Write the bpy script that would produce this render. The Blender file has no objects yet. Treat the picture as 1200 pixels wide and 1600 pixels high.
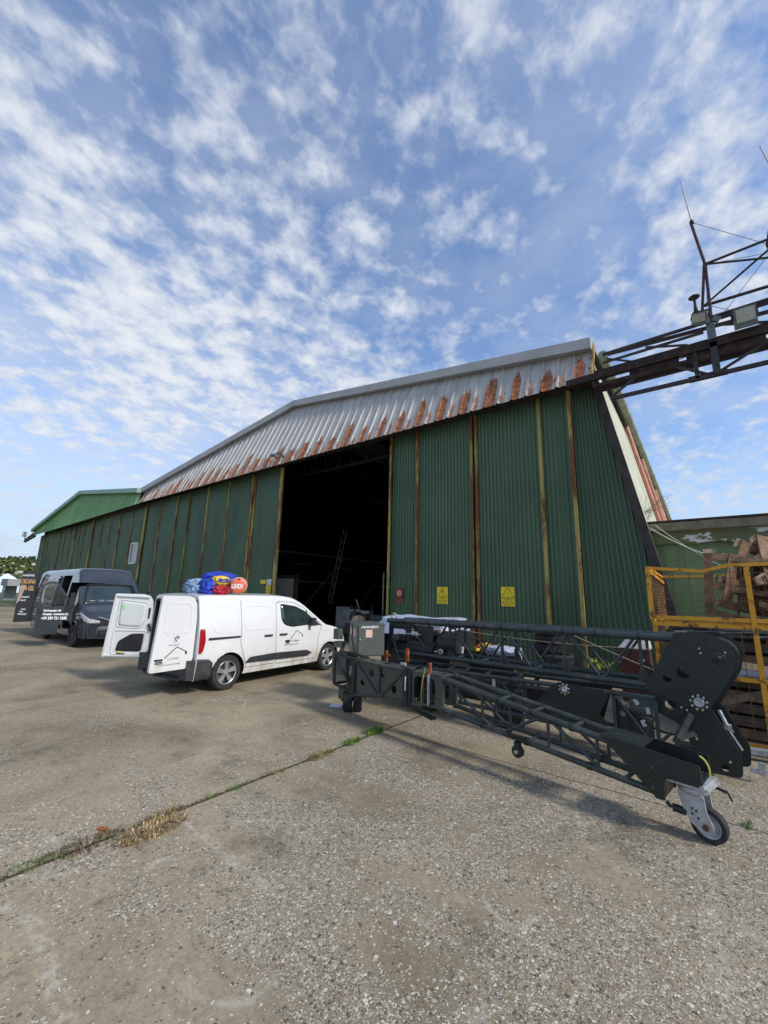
import bpy, bmesh, math, random
from mathutils import Vector, Matrix, noise
rnd = random.Random(7)
PI = math.pi
S = bpy.context.scene
COL = S.collection
V3 = Vector

# ------------------------------------------------------------------ camera
cam_d = bpy.data.cameras.new("camera"); cam = bpy.data.objects.new("camera", cam_d); COL.objects.link(cam)
cam_d.sensor_fit = 'HORIZONTAL'; cam_d.sensor_width = 36; cam_d.lens = 36*640/1200
cam_d.clip_start = .05; cam_d.clip_end = 3000
RX = V3((0.793804, 0.607619, 0.025971)); FW = V3((-0.599634, 0.774813, 0.200260))
FW.normalize(); RX = (RX - FW*RX.dot(FW)).normalized(); UP = RX.cross(FW)
mt = Matrix((RX, UP, -FW)).transposed().to_4x4(); mt.translation = V3((0, 0, 1.9))
cam.matrix_world = mt; S.camera = cam
S.render.resolution_x = 768; S.render.resolution_y = 1024

# ------------------------------------------------------------------ light
SUN_EL, SUN_AZ = math.radians(37), math.radians(88)      # azimuth clockwise from +Y
S.view_settings.view_transform = 'Standard'; S.view_settings.look = 'None'
S.view_settings.exposure = 0.45; S.view_settings.gamma = 1
sd = V3((math.sin(SUN_AZ)*math.cos(SUN_EL), math.cos(SUN_AZ)*math.cos(SUN_EL), math.sin(SUN_EL)))
sl = bpy.data.lights.new("sun", 'SUN'); sl.energy = 2.45; sl.angle = math.radians(8); sl.color = (1, .93, .82)
so = bpy.data.objects.new("sun", sl); COL.objects.link(so)
so.rotation_euler = (-sd).to_track_quat('-Z', 'Y').to_euler()

W = bpy.data.worlds.new("World"); S.world = W; W.use_nodes = True
def world():
    nt = W.node_tree; N = nt.nodes; L = nt.links; N.clear()
    def nd(t, **k):
        n = N.new(t)
        for a, b in k.items(): setattr(n, a, b)
        return n
    def ma(op, a, b=None, clamp=False):
        n = nd('ShaderNodeMath', operation=op, use_clamp=clamp)
        for i, x in enumerate((a, b)):
            if x is None: continue
            if isinstance(x, (int, float)): n.inputs[i].default_value = x
            else: L.new(x, n.inputs[i])
        return n.outputs[0]
    out = nd('ShaderNodeOutputWorld'); bg = nd('ShaderNodeBackground'); L.new(bg.outputs[0], out.inputs[0])
    sky = nd('ShaderNodeTexSky', sky_type='NISHITA', sun_disc=False)
    sky.sun_elevation = SUN_EL; sky.sun_rotation = SUN_AZ; sky.air_density = 1.0; sky.dust_density = .6; sky.ozone_density = 2.2
    tc = nd('ShaderNodeTexCoord'); sp = nd('ShaderNodeSeparateXYZ'); L.new(tc.outputs['Generated'], sp.inputs[0])
    zz = ma('ADD', ma('MAXIMUM', sp.outputs[2], 0.0), .20)
    cb = nd('ShaderNodeCombineXYZ'); L.new(ma('DIVIDE', sp.outputs[0], zz), cb.inputs[0]); L.new(ma('DIVIDE', sp.outputs[1], zz), cb.inputs[1])
    def noi(vec, sc, det, ro, dist=0, off=(0,0,0), stretch=(1,1,1), rot=0):
        mp = nd('ShaderNodeMapping'); L.new(vec, mp.inputs[0]); mp.inputs['Location'].default_value = off
        mp.inputs['Scale'].default_value = stretch; mp.inputs['Rotation'].default_value = (0,0,rot)
        n = nd('ShaderNodeTexNoise'); L.new(mp.outputs[0], n.inputs['Vector'])
        n.inputs['Scale'].default_value = sc; n.inputs['Detail'].default_value = det; n.inputs['Roughness'].default_value = ro; n.inputs['Distortion'].default_value = dist
        return n.outputs['Fac']
    def mr(x, a, b, c, d, smooth=True):
        n = nd('ShaderNodeMapRange', interpolation_type='SMOOTHSTEP' if smooth else 'LINEAR'); L.new(x, n.inputs[0])
        for i, q in enumerate((a, b, c, d)): n.inputs[i+1].default_value = q
        return n.outputs[0]
    v = cb.outputs[0]
    # coverage: dense over the far hangar (-x), a clear lane, then broken puffs again
    dx = ma('DIVIDE', sp.outputs[0], ma('ADD', ma('MAXIMUM', sp.outputs[2], 0.0), .10))
    cv = nd('ShaderNodeValToRGB'); L.new(mr(dx, -3.0, 1.0, 0, 1, False), cv.inputs[0]); el = cv.color_ramp.elements
    el[0].position = 0; el[0].color = (.66,)*3+(1,); el[1].position = 1; el[1].color = (.56,)*3+(1,)
    for ps, cvv in ((.38, .77), (.51, .76), (.57, .52), (.64, .42), (.70, .50), (.76, .60)):
        e = el.new(ps); e.color = (cvv,)*3+(1,)
    big = noi(v, 2.6, 2, .5, .2, off=(3.9, 1.2, 0), stretch=(1, .85, 1), rot=.5)
    mid = noi(v, 13.0, 3, .50, .15, off=(1.7, 4.4, 0), stretch=(1, .85, 1), rot=-.75)
    fine = noi(v, 34, 5, .66, .3, off=(5, 1, 0), stretch=(1, .85, 1), rot=.2)
    s = ma('ADD', ma('ADD', ma('MULTIPLY', big, .44), ma('MULTIPLY', mid, .82)), ma('ADD', ma('MULTIPLY', fine, .34), ma('MULTIPLY', cv.outputs[0], .66)))
    cl = mr(s, .98, 1.43, 0, 1)
    veil = mr(noi(v, 3.2, 5, .62, .3, off=(9, 2, 0)), .32, .72, .06, .34)
    den = ma('MAXIMUM', ma('MULTIPLY', cl, .95), ma('ADD', veil, mr(dx, -.7, -1.9, 0, .36)))
    mx = nd('ShaderNodeMix', data_type='RGBA'); L.new(den, mx.inputs['Factor'])
    gain = nd('ShaderNodeMix', data_type='RGBA', blend_type='MULTIPLY'); gain.inputs['Factor'].default_value = 1
    L.new(sky.outputs[0], gain.inputs[6]); gain.inputs[7].default_value = (.84, .96, 1.10, 1)
    L.new(gain.outputs[2], mx.inputs[6])
    sh = nd('ShaderNodeMix', data_type='RGBA'); L.new(mr(s, 1.15, 1.60, 0, 1), sh.inputs['Factor'])
    sh.inputs[6].default_value = (3.1, 3.4, 3.95, 1); sh.inputs[7].default_value = (4.2, 4.35, 4.6, 1)
    L.new(sh.outputs[2], mx.inputs[7])
    hm = nd('ShaderNodeMix', data_type='RGBA'); L.new(mr(sp.outputs[2], -.02, .34, .86, 0.0), hm.inputs['Factor'])
    L.new(mx.outputs[2], hm.inputs[6]); hm.inputs[7].default_value = (2.75, 3.35, 4.15, 1)
    L.new(hm.outputs[2], bg.inputs[0]); bg.inputs[1].default_value = .15
world()

# ------------------------------------------------------------------ materials
MATS = {}
class NT:
    def __init__(s, name):
        s.m = bpy.data.materials.new(name); s.m.use_nodes = True; s.t = s.m.node_tree; s.N = s.t.nodes; s.L = s.t.links
        s.b = s.N['Principled BSDF']; s.out = s.N['Material Output']; MATS[name] = s.m
        s.tc = s.N.new('ShaderNodeTexCoord')
    def nd(s, t, **k):
        n = s.N.new(t)
        for a, b in k.items(): setattr(n, a, b)
        return n
    def put(s, x, sock):
        if isinstance(x, (int, float)): sock.default_value = x
        elif isinstance(x, tuple): sock.default_value = x if len(x) == 4 or len(sock.default_value) == 3 else x + (1,)
        else: s.L.new(x, sock)
    def ma(s, op, a, b=0.0, clamp=False):
        n = s.nd('ShaderNodeMath', operation=op, use_clamp=clamp); s.put(a, n.inputs[0]); s.put(b, n.inputs[1]); return n.outputs[0]
    def co(s, scale=(1,1,1), rot=(0,0,0), loc=(0,0,0)):
        mp = s.nd('ShaderNodeMapping'); s.L.new(s.tc.outputs['Object'], mp.inputs[0])
        mp.inputs['Scale'].default_value = scale; mp.inputs['Rotation'].default_value = rot; mp.inputs['Location'].default_value = loc
        return mp.outputs[0]
    def noise(s, sc, det=4, ro=.55, vec=None, dist=0):
        n = s.nd('ShaderNodeTexNoise'); s.L.new(vec or s.tc.outputs['Object'], n.inputs['Vector'])
        n.inputs['Scale'].default_value = sc; n.inputs['Detail'].default_value = det; n.inputs['Roughness'].default_value = ro; n.inputs['Distortion'].default_value = dist
        return n.outputs['Fac']
    def mr(s, x, a, b, c=0.0, d=1.0, sm=True):
        n = s.nd('ShaderNodeMapRange', interpolation_type='SMOOTHSTEP' if sm else 'LINEAR'); s.L.new(x, n.inputs[0])
        for i, q in enumerate((a, b, c, d)): s.put(q, n.inputs[i+1])
        return n.outputs[0]
    def mix(s, f, a, b, mode='MIX'):
        n = s.nd('ShaderNodeMix', data_type='RGBA', blend_type=mode); s.put(f, n.inputs[0]); s.put(a, n.inputs[6]); s.put(b, n.inputs[7]); return n.outputs[2]
    def sep(s, vec=None):
        n = s.nd('ShaderNodeSeparateXYZ'); s.L.new(vec or s.tc.outputs['Object'], n.inputs[0]); return n.outputs
    def bump(s, h, st=.3, dist=.01):
        n = s.nd('ShaderNodeBump'); n.inputs['Strength'].default_value = st; n.inputs['Distance'].default_value = dist
        s.L.new(h, n.inputs['Height']); s.L.new(n.outputs[0], s.b.inputs['Normal'])
    def fin(s, col, rough=.6, metal=0.0, spec=None, coat=0):
        s.put(col, s.b.inputs['Base Color']); s.put(rough, s.b.inputs['Roughness']); s.put(metal, s.b.inputs['Metallic'])
        if spec is not None: s.b.inputs['Specular IOR Level'].default_value = spec
        if coat: s.b.inputs['Coat Weight'].default_value = coat; s.b.inputs['Coat Roughness'].default_value = .06
        return s.m

def plain(name, col, rough=.6, metal=0, var=.25, sc=6, grime=None, gamt=.5, coat=0, bump=0, spec=None, scuff=None):
    t = NT(name)
    n = t.mr(t.noise(sc, 5, .6), .3, .7)
    dk = tuple(c*(1-var) for c in col); lt = tuple(min(1, c*(1+var)) for c in col)
    c = t.mix(n, dk, lt)
    if grime:
        g = t.mr(t.noise(sc*.55, 6, .7), .5, .72, 0, gamt); c = t.mix(g, c, grime)
    if scuff:
        q = t.ma('MULTIPLY', t.mr(t.noise(38, 6, .8), .60, .66), t.mr(t.noise(3.5, 4, .6), .48, .62)); c = t.mix(q, c, scuff)
        c = t.mix(t.ma('MULTIPLY', t.mr(t.noise(2.2, 6, .75, t.co((1,1,2),loc=(3,1,8))), .56, .70), .55), c, (.055,.035,.02))
    r = t.mr(t.noise(sc*1.7, 4, .6), .3, .7, max(.02, rough-.08), min(1, rough+.1))
    if bump: t.bump(t.noise(sc*5, 5, .65), bump, .01)
    return t.fin(c, r, metal, spec, coat)

plain('m_black', (.012,.012,.013), .6, sc=9)
plain('m_rubber', (.022,.022,.023), .8, grime=(.09,.08,.07), gamt=.45, sc=14, bump=.3)
plain('m_rim', (.55,.56,.57), .3, .7, var=.1)
def white_paint():
    t = NT('m_white'); z = t.sep()[2]
    d = t.ma('MULTIPLY', t.mr(z, .30, .80, .75, 0), t.mr(t.noise(5, 6, .7, t.co((1,1,.6))), .35, .7))
    c = t.mix(t.mr(t.noise(1.6, 5, .6), .45, .75, 0, .22), (.72,.725,.73), (.58,.545,.47)); c = t.mix(d, c, (.36,.30,.21))
    t.fin(c, t.mr(d, 0, .6, .22, .6), 0, None, .6)
white_paint()
plain('m_white_in', (.66,.69,.68), .5, var=.05, sc=3)
plain('m_plastic', (.03,.031,.034), .55, var=.2, sc=8)
plain('m_dirtyplastic', (.035,.036,.038), .6, grime=(.22,.18,.11), gamt=.6, sc=5)
plain('m_red_lamp', (.35,.01,.015), .12, var=.3, sc=20, coat=1)
plain('m_lens', (.6,.63,.66), .08, .3, var=.3, sc=30, coat=1)
plain('m_glass_dark', (.02,.035,.035), .04, var=.3, sc=3, coat=1)
plain('m_daily', (.030,.040,.055), .22, .3, var=.1, sc=2, grime=(.08,.08,.08), gamt=.12, coat=1)
plain('m_daily_dark', (.02,.022,.026), .4, 0, var=.1, sc=2, coat=.2)
plain('m_text_white', (.8,.8,.8), .6, var=.04)
plain('m_text_orange', (.85,.50,.20), .6, var=.06)
plain('m_gap', (.16,.16,.165), .8, var=.1)
plain('m_text_grey', (.22,.22,.23), .5, .4, var=.1)
plain('m_text_black', (.02,.02,.025), .5, var=.1)
plain('m_green_sticker', (.35,.75,.3), .6, var=.1, sc=40)
plain('m_yellow_sticker', (.55,.52,.10), .6, var=.1)
plain('m_sign_yellow', (.80,.60,.008), .5, var=.08, sc=8)
plain('m_sign_red', (.55,.10,.04), .6, var=.25, sc=20)
plain('m_brown', (.12,.05,.03), .7, var=.4, sc=10)
plain('m_panel', (.055,.068,.056), .45, .1, var=.15, sc=5, grime=(.07,.065,.05), gamt=.3, bump=.04, scuff=(.20,.20,.17))
plain('m_machine', (.014,.021,.019), .42, .1, var=.15, sc=5, grime=(.07,.065,.05), gamt=.22, bump=.04, scuff=(.20,.20,.17))
plain('m_tube', (.034,.045,.044), .36, .15, var=.25, sc=7, grime=(.13,.12,.10), gamt=.35, bump=.05, scuff=(.20,.20,.17))
plain('m_cabinet', (.075,.09,.078), .5, var=.12, sc=4, grime=(.03,.03,.028), gamt=.4)
plain('m_label_peach', (.70,.46,.36), .7, var=.08, sc=60)
plain('m_caster', (.42,.44,.46), .5, .4, var=.2, sc=12, grime=(.12,.09,.06), gamt=.6)
plain('m_bolt', (.50,.47,.36), .4, .5, var=.2, sc=40)
plain('m_ruststeel', (.030,.017,.014), .85, var=.6, sc=5, grime=(.07,.032,.02), gamt=.6, bump=.3)
plain('m_darksteel', (.035,.028,.03), .7, var=.4, sc=6)
plain('m_mast', (.07,.035,.04), .8, var=.5, sc=8)
plain('m_whip', (.45,.44,.42), .5, var=.1)
plain('m_lampbody', (.13,.15,.15), .5, .3, var=.2, sc=9)
plain('m_lampglass', (.40,.43,.38), .2, .0, var=.15, sc=15, coat=1)
plain('m_gutter', (.28,.32,.24), .6, var=.25, sc=2.5, grime=(.08,.09,.06), gamt=.7)
plain('m_pipe_red', (.55,.24,.17), .6, var=.2, sc=2, grime=(.25,.12,.08), gamt=.5)
plain('m_fascia', (.40,.40,.39), .55, .05, var=.1, sc=1.2, grime=(.2,.15,.1), gamt=.25)
plain('m_fascia_green', (.22,.36,.27), .5, .1, var=.1, sc=1.2)
plain('m_darktrim', (.040,.030,.028), .75, var=.4, sc=3)
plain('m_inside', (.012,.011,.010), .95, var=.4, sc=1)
plain('m_inside_rail', (.50,.49,.46), .8, var=.3, sc=2)
plain('m_inside_truss', (.045,.045,.042), .8, var=.3, sc=2)
plain('m_inside_pale', (.50,.49,.42), .7, var=.1, sc=2, grime=(.25,.2,.15), gamt=.4)
plain('m_roof', (.30,.31,.31), .6, .3, var=.2, sc=1)
plain('m_tarp', (.40,.45,.56), .45, var=.12, sc=6, grime=(.2,.22,.26), gamt=.5, bump=.5)
plain('m_bluetarp', (.22,.36,.58), .45, var=.35, sc=9, bump=.4)
plain('m_blue', (.015,.05,.42), .5, var=.3, sc=5, bump=.4)
plain('m_palecloth', (.22,.33,.50), .5, var=.4, sc=7, bump=.5)
plain('m_yellowcloth', (.72,.50,.04), .6, var=.2, sc=7, bump=.3)
plain('m_redcloth', (.42,.015,.03), .5, var=.4, sc=6, bump=.3)
plain('m_redsign', (.72,.16,.08), .35, var=.08, sc=6)
plain('m_wood', (.21,.125,.07), .8, var=.45, sc=7, grime=(.07,.04,.025), gamt=.7, bump=.3)
plain('m_woodend', (.62,.46,.29), .85, var=.25, sc=30, bump=.2)
plain('m_oldwood', (.11,.085,.065), .9, var=.5, sc=6, grime=(.04,.03,.025), gamt=.6, bump=.3)
plain('m_paper', (.55,.62,.78), .7, var=.1)
plain('m_palewhite', (.62,.62,.60), .5, var=.15, sc=10)
plain('m_barrel', (.11,.025,.018), .5, var=.3, sc=8, grime=(.05,.02,.015), gamt=.5)
plain('m_yellowjunk', (.50,.33,.06), .7, var=.4, sc=9)
plain('m_orange', (.35,.09,.02), .7, var=.5, sc=15)
plain('m_bush', (.085,.115,.022), .9, var=.6, sc=.6)
plain('m_bush_dark', (.035,.055,.014), .9, var=.6, sc=.6)
plain('m_rock', (.46,.42,.34), .9, var=.3, sc=.4)
plain('m_hill', (.05,.075,.02), .95, var=.5, sc=.15)
plain('m_post', (.30,.30,.30), .9, var=.15, sc=6, bump=.2)
plain('m_field', (.075,.095,.025), .95, var=.5, sc=1.5, bump=.4)
plain('m_tuft', (.07,.16,.02), .7, var=.4, sc=20)
plain('m_straw', (.26,.19,.085), .85, var=.5, sc=25)
plain('m_drygrass', (.26,.30,.06), .8, var=.5, sc=3)
plain('m_rope', (.35,.30,.2), .9)
plain('m_tentwhite', (.62,.72,.80), .7, var=.15, sc=1)

def green_sheet():
    t = NT('m_greensheet')
    big = t.noise(.35, 4, .6); st = t.noise(1.6, 5, .6, t.co((3, 3, .18)))
    c = t.mix(t.mr(big, .3, .7), (.058,.108,.055), (.084,.150,.077))
    c = t.mix(t.mr(st, .45, .75, 0, .45), c, (.075,.135,.09))
    sc = t.noise(2.0, 6, .7, t.co((6, 6, .5)))
    c = t.mix(t.mr(sc, .68, .74, 0, .5), c, (.16,.20,.17))
    oi = t.nd('ShaderNodeObjectInfo'); c = t.mix(t.mr(oi.outputs['Random'], 0, 1, 0, .32, False), c, (.075,.115,.070)); c = t.mix(t.mr(t.noise(.8, 4, .6, t.co((1,1,.5),loc=(5,5,5))), .45, .75, 0, .5), c, (.036,.076,.042))
    lo = t.mr(t.sep()[2], 0, 1.6, .8, 0); c = t.mix(t.ma('MULTIPLY', lo, t.noise(2, 5, .7)), c, (.10,.10,.075))
    t.fin(c, t.mr(st, .3, .7, .38, .6), .05)
green_sheet()
def green_hood():
    t = NT('m_greenhood')
    c = t.mix(t.mr(t.noise(.5, 4, .6, t.co((1,1,.3))), .3, .7), (.13,.29,.09), (.19,.37,.13))
    t.fin(c, .5)
green_hood()
def rusty_post():
    t = NT('m_rustpost')
    n = t.noise(1.2, 6, .7, t.co((2, 2, .45))); f = t.noise(14, 5, .7)
    c = t.mix(t.mr(t.noise(.9, 3, .5, t.co((1.5,1.5,.3), loc=(4,2,1))), .42, .6), (.40,.32,.095), (.26,.26,.07))
    r = t.mix(t.mr(f, .3, .7), (.085,.028,.012), (.24,.085,.025))
    c = t.mix(t.mr(t.ma('ADD', n, t.ma('MULTIPLY', f, .25)), .54, .68), c, r)
    t.bump(f, .3, .005); t.fin(c, .8)
rusty_post()
def hood_metal():
    t = NT('m_hoodmetal'); o = t.sep()
    x, z = o[0], o[2]
    # grey galvanised sheet; rust runs up from the lower edge, one streak a sheet, long and short in turn
    c = t.mix(t.mr(t.noise(.8, 5, .65, t.co((2.5, 1, .5))), .3, .7), (.35,.345,.33), (.48,.47,.45))
    pitch = .92656
    ph = t.ma('FRACT', t.ma('DIVIDE', t.ma('ADD', x, 60.0), pitch))
    cell = t.ma('FLOOR', t.ma('DIVIDE', t.ma('ADD', x, 60.0), pitch))
    wn = t.nd('ShaderNodeTexWhiteNoise', noise_dimensions='1D'); t.L.new(cell, wn.inputs['W']); rv = wn.outputs['Value']
    h = t.ma('SUBTRACT', z, 8.1)
    wob = t.ma('MULTIPLY', t.ma('SUBTRACT', t.noise(3.2, 6, .75, t.co((2.5, 1, .6))), .5), 1.3)
    xr = t.mr(x, -32, -2, 0, 1, False)
    # long streak, widening and growing taller towards the right end
    rv2 = t.ma('FRACT', t.ma('MULTIPLY', rv, 17.3)); rv3 = t.ma('FRACT', t.ma('MULTIPLY', rv, 41.7))
    hgt = t.ma('ADD', t.mr(xr, .1, 1, .55, .72, False), t.ma('MULTIPLY', rv, .55))
    wid = t.ma('MULTIPLY', t.mr(xr, .25, 1.0, .035, .165), t.ma('ADD', .65, t.ma('MULTIPLY', rv2, .55)))
    d = t.ma('ABSOLUTE', t.ma('SUBTRACT', ph, t.ma('ADD', .365, t.ma('MULTIPLY', rv3, .07))))
    hgt = t.ma('SUBTRACT', hgt, t.ma('MULTIPLY', t.ma('POWER', t.ma('DIVIDE', d, wid), 2.0), .28))
    a1 = t.ma('MULTIPLY', t.mr(t.ma('ADD', d, t.ma('MULTIPLY', wob, .12)), wid, t.ma('ADD', wid, .035), 1, 0), t.mr(t.ma('ADD', h, wob), hgt, t.ma('ADD', hgt, .12), 1, 0))
    d2 = t.ma('ABSOLUTE', t.ma('SUBTRACT', ph, .90))
    a2 = t.ma('MULTIPLY', t.mr(t.ma('ADD', d2, wob), .02, .20, .85, 0), t.mr(t.ma('ADD', h, t.ma('MULTIPLY', wob, 1.6)), .2, .75, 1, 0))
    a2 = t.ma('MULTIPLY', a2, t.mr(xr, .35, .95, .35, 1))
    rn = t.noise(9, 6, .75)
    left = t.ma('MULTIPLY', t.mr(x, -31.5, -24, .8, .0), t.mr(t.ma('ADD', h, t.ma('MULTIPLY', wob, 2)), .1, 1.3, 1, 0))
    r = t.ma('MAXIMUM', t.ma('MAXIMUM', a1, a2), left)
    stain = t.ma('MULTIPLY', t.mr(h, 0, 1.7, .4, 0), t.mr(t.noise(1.5, 5, .7, t.co((5,1,.4))), .5, .75))
    c = t.mix(stain, c, (.26,.17,.11))
    r = t.ma('MULTIPLY', r, t.mr(rn, .25, .5, .5, 1))
    rc = t.mix(t.mr(t.noise(6, 5, .7), .35, .65), (.16,.055,.028), (.40,.16,.07))
    c = t.mix(r, c, rc)
    t.fin(c, t.mix(r, (.60,)*3, (.9,)*3), 0.0, .3)
hood_metal()
def cream_wall():
    t = NT('m_cream')
    c = t.mix(t.mr(t.noise(.8, 5, .6), .3, .7), (.42,.43,.31), (.55,.55,.42))
    c = t.mix(t.mr(t.noise(2.2, 6, .7, t.co((1,.3,2))), .58, .75, 0, .5), c, (.25,.23,.15)); t.fin(c, .7)
cream_wall()
def plaster():
    t = NT('m_plaster')
    c = t.mix(t.mr(t.noise(.9, 5, .65), .3, .7), (.10,.155,.075), (.165,.225,.12))
    c = t.mix(t.mr(t.noise(2.6, 7, .75), .60, .64, 0, .55), c, (.38,.36,.25))
    c = t.mix(t.mr(t.noise(1.2, 4, .6, t.co((4,4,.3))), .5, .8, 0, .6), c, (.05,.06,.035))
    t.bump(t.noise(12, 5, .6), .2); t.fin(c, .9)
plaster()
def coping():
    t = NT('m_coping'); z = t.sep()[2]
    n = t.noise(1.1, 6, .65, t.co((1,1,1.6)))
    c = t.mix(t.mr(t.noise(5, 5, .6), .3, .7), (.13,.11,.08), (.22,.19,.13))
    gr = t.mix(t.mr(n, .53, .55), (.12,.13,.06), (.60,.60,.56))
    low = t.mr(z, -.001, .001, 1, 0) if False else t.mr(z, 3.82, 3.87, 1, 0)
    c = t.mix(low, c, gr); t.bump(t.noise(9, 6, .7), .5); t.fin(c, .9)
coping()
def yellow_steel():
    t = NT('m_yellow')
    f = t.noise(6, 6, .75)
    c = t.mix(t.mr(t.noise(2, 3, .5), .3, .7), (.62,.27,.012), (.68,.34,.02))
    c = t.mix(t.mr(f, .52, .62), c, (.15,.055,.02)); t.fin(c, .6)
yellow_steel()
plain('m_wire', (.16,.08,.035), .8, var=.4, sc=5)

def glass_clear():
    t = NT('m_glass'); t.N.remove(t.b)
    tr = t.nd('ShaderNodeBsdfTransparent'); tr.inputs[0].default_value = (.55,.62,.6,1)
    gl = t.nd('ShaderNodeBsdfGlossy'); gl.inputs[0].default_value = (.9,.95,1,1); gl.inputs['Roughness'].default_value = .03
    fr = t.nd('ShaderNodeFresnel'); fr.inputs[0].default_value = 1.5
    mx = t.nd('ShaderNodeMixShader'); t.L.new(t.ma('ADD', fr.outputs[0], .05, True), mx.inputs[0]); t.L.new(tr.outputs[0], mx.inputs[1]); t.L.new(gl.outputs[0], mx.inputs[2])
    t.L.new(mx.outputs[0], t.out.inputs[0])
glass_clear()

SEGS = [(-3.6,.93,-3.24,1.02,.05,.55),(-3.24,1.02,-2.45,.95,.06,.5),(-4.5,2.12,-3.6,2.1,.03,.4),(-3.6,2.1,-2.5,2.05,.055,.5),(-1.33,3.9,-1.09,3.86,.016,.8),(-.22,4.35,-.17,3.7,.06,.3),(-.17,3.7,-.08,2.8,.08,.38)]
def ground_mat():
    t = NT('m_concrete'); o = t.sep(); x, y = o[0], o[1]
    patch = t.noise(.42, 6, .62, dist=.6); patch2 = t.noise(1.9, 6, .68, t.co(loc=(7,3,0))); fine = t.noise(26, 5, .7)
    worn = t.noise(.9, 5, .6, t.co((.8,1.3,1), (0,0,.5), (2,9,0)))
    cem = t.mix(t.mr(patch, .32, .68), (.172,.142,.090), (.41,.342,.232))
    cem = t.mix(t.mr(patch2, .35, .7, 0, .65), cem, (.30,.252,.172))
    cem = t.mix(t.mr(t.noise(5.5, 6, .7), .54, .74, 0, .75), cem, (.075,.064,.046))
    cem = t.mix(t.mr(fine, .35, .7, 0, .45), cem, (.12,.10,.072))
    # exposed stones: three sizes of voronoi cells, each cell its own tone
    def stones(sc, th, seed):
        v = t.nd('ShaderNodeTexVoronoi', feature='F1'); t.L.new(t.co(loc=(seed, seed*2, 0)), v.inputs['Vector']); v.inputs['Scale'].default_value = sc; v.inputs['Randomness'].default_value = 1
        v2 = t.nd('ShaderNodeTexVoronoi', feature='DISTANCE_TO_EDGE'); t.L.new(t.co(loc=(seed, seed*2, 0)), v2.inputs['Vector']); v2.inputs['Scale'].default_value = sc
        rc = t.sep(v.outputs['Color'])
        edge = t.mr(v2.outputs['Distance'], .05, .14)
        return edge, rc
    dens = t.mr(t.ma('ADD', worn, t.ma('MULTIPLY', t.mr(x, -8, 0, -.16, .10, False), 1.0)), .42, .60)
    tot_h = None; col = cem
    for sc, seed, dk in ((60, 1.3, 0), (110, 4.1, 0), (40, 8.7, 1)):
        e, rc = stones(sc, .5, seed)
        lim = t.mr(dens, 0, 1, .93 if not dk else .985, .40 if not dk else .80, False)
        pick = t.mr(t.ma('SUBTRACT', rc[0], lim), 0, .02)
        f = t.ma('MULTIPLY', e, pick)
        sc_c = t.mix(rc[1], (.22,.192,.145), (.74,.68,.57)); sc_c = t.mix(t.mr(rc[2], .86, .9), sc_c, (.07,.068,.065))
        sc_c = t.mix(t.mr(rc[2], .12, .08), sc_c, (.30,.22,.15))
        col = t.mix(t.ma('MULTIPLY', f, .80), col, sc_c)
        tot_h = f if tot_h is None else t.ma('ADD', tot_h, f)
    # joints between the slabs
    def joint(coord, at, w):
        d = t.ma('ABSOLUTE', t.ma('ADD', t.ma('SUBTRACT', coord, at), t.ma('MULTIPLY', t.ma('SUBTRACT', t.noise(2.5, 5, .7), .5), .05)))
        return t.mr(d, w*.5, w, 1, 0)
    j = None
    for at in (-3.87, -8.65, -13.43, -18.2, -23, .9, 5.7):
        q = joint(x, at, .022) if at == -3.87 else t.ma('MULTIPLY', joint(x, at, .016), .45); j = q if j is None else t.ma('MAXIMUM', j, q)
    for at in (5.17, 10.0, -.9, -14): j = t.ma('MAXIMUM', j, t.ma('MULTIPLY', joint(y, at, .016), t.mr(x, -4.2, -3.8, .4, .8)))
    col = t.mix(t.ma('MULTIPLY', j, .85), col, (.03,.027,.02))
    # pale scratches, old paint and dark oil marks
    cr = t.noise(.55, 2, .5, t.co((1,1,1),(0,0,.9),(3,1,0)), 1.2)
    line = t.ma('MULTIPLY', t.mr(t.ma('ABSOLUTE', t.ma('SUBTRACT', cr, .5)), .0, .012, 1, 0), t.mr(t.noise(1.3, 5, .7), .52, .62, 0, .55))
    col = t.mix(line, col, (.46,.43,.37))
    def seg(x0, y0, x1, y1, w, st):
        dx_, dy_ = x1-x0, y1-y0; l2 = dx_*dx_+dy_*dy_
        wx = t.ma('ADD', x, t.ma('MULTIPLY', t.ma('SUBTRACT', t.noise(2.2, 6, .7), .5), .38))
        tt = t.ma('DIVIDE', t.ma('ADD', t.ma('MULTIPLY', t.ma('SUBTRACT', wx, x0), dx_), t.ma('MULTIPLY', t.ma('SUBTRACT', y, y0), dy_)), l2, True)
        ex = t.ma('SUBTRACT', t.ma('SUBTRACT', wx, x0), t.ma('MULTIPLY', tt, dx_)); ey = t.ma('SUBTRACT', t.ma('SUBTRACT', y, y0), t.ma('MULTIPLY', tt, dy_))
        dd = t.ma('SQRT', t.ma('ADD', t.ma('MULTIPLY', ex, ex), t.ma('MULTIPLY', ey, ey)))
        return t.ma('MULTIPLY', t.mr(dd, w*.3, w, st, 0), t.mr(t.noise(14, 6, .8), .42, .60))
    pl_ = None
    for a in SEGS: q = seg(*a); pl_ = q if pl_ is None else t.ma('MAXIMUM', pl_, q)
    col = t.mix(pl_, col, (.56,.51,.43))
    oil = t.mr(t.noise(.7, 6, .7, t.co(loc=(11,5,0))), .55, .72, 0, .55); col = t.mix(oil, col, (.05,.046,.04))
    h = t.ma('ADD', t.ma('MULTIPLY', tot_h, .6), t.ma('MULTIPLY', fine, .5)); h = t.ma('SUBTRACT', h, t.ma('MULTIPLY', j, 2.0))
    t.bump(h, .75, .008); t.fin(col, .88, 0, .25)
ground_mat()
M = MATS
for m in M.values(): pass

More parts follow.
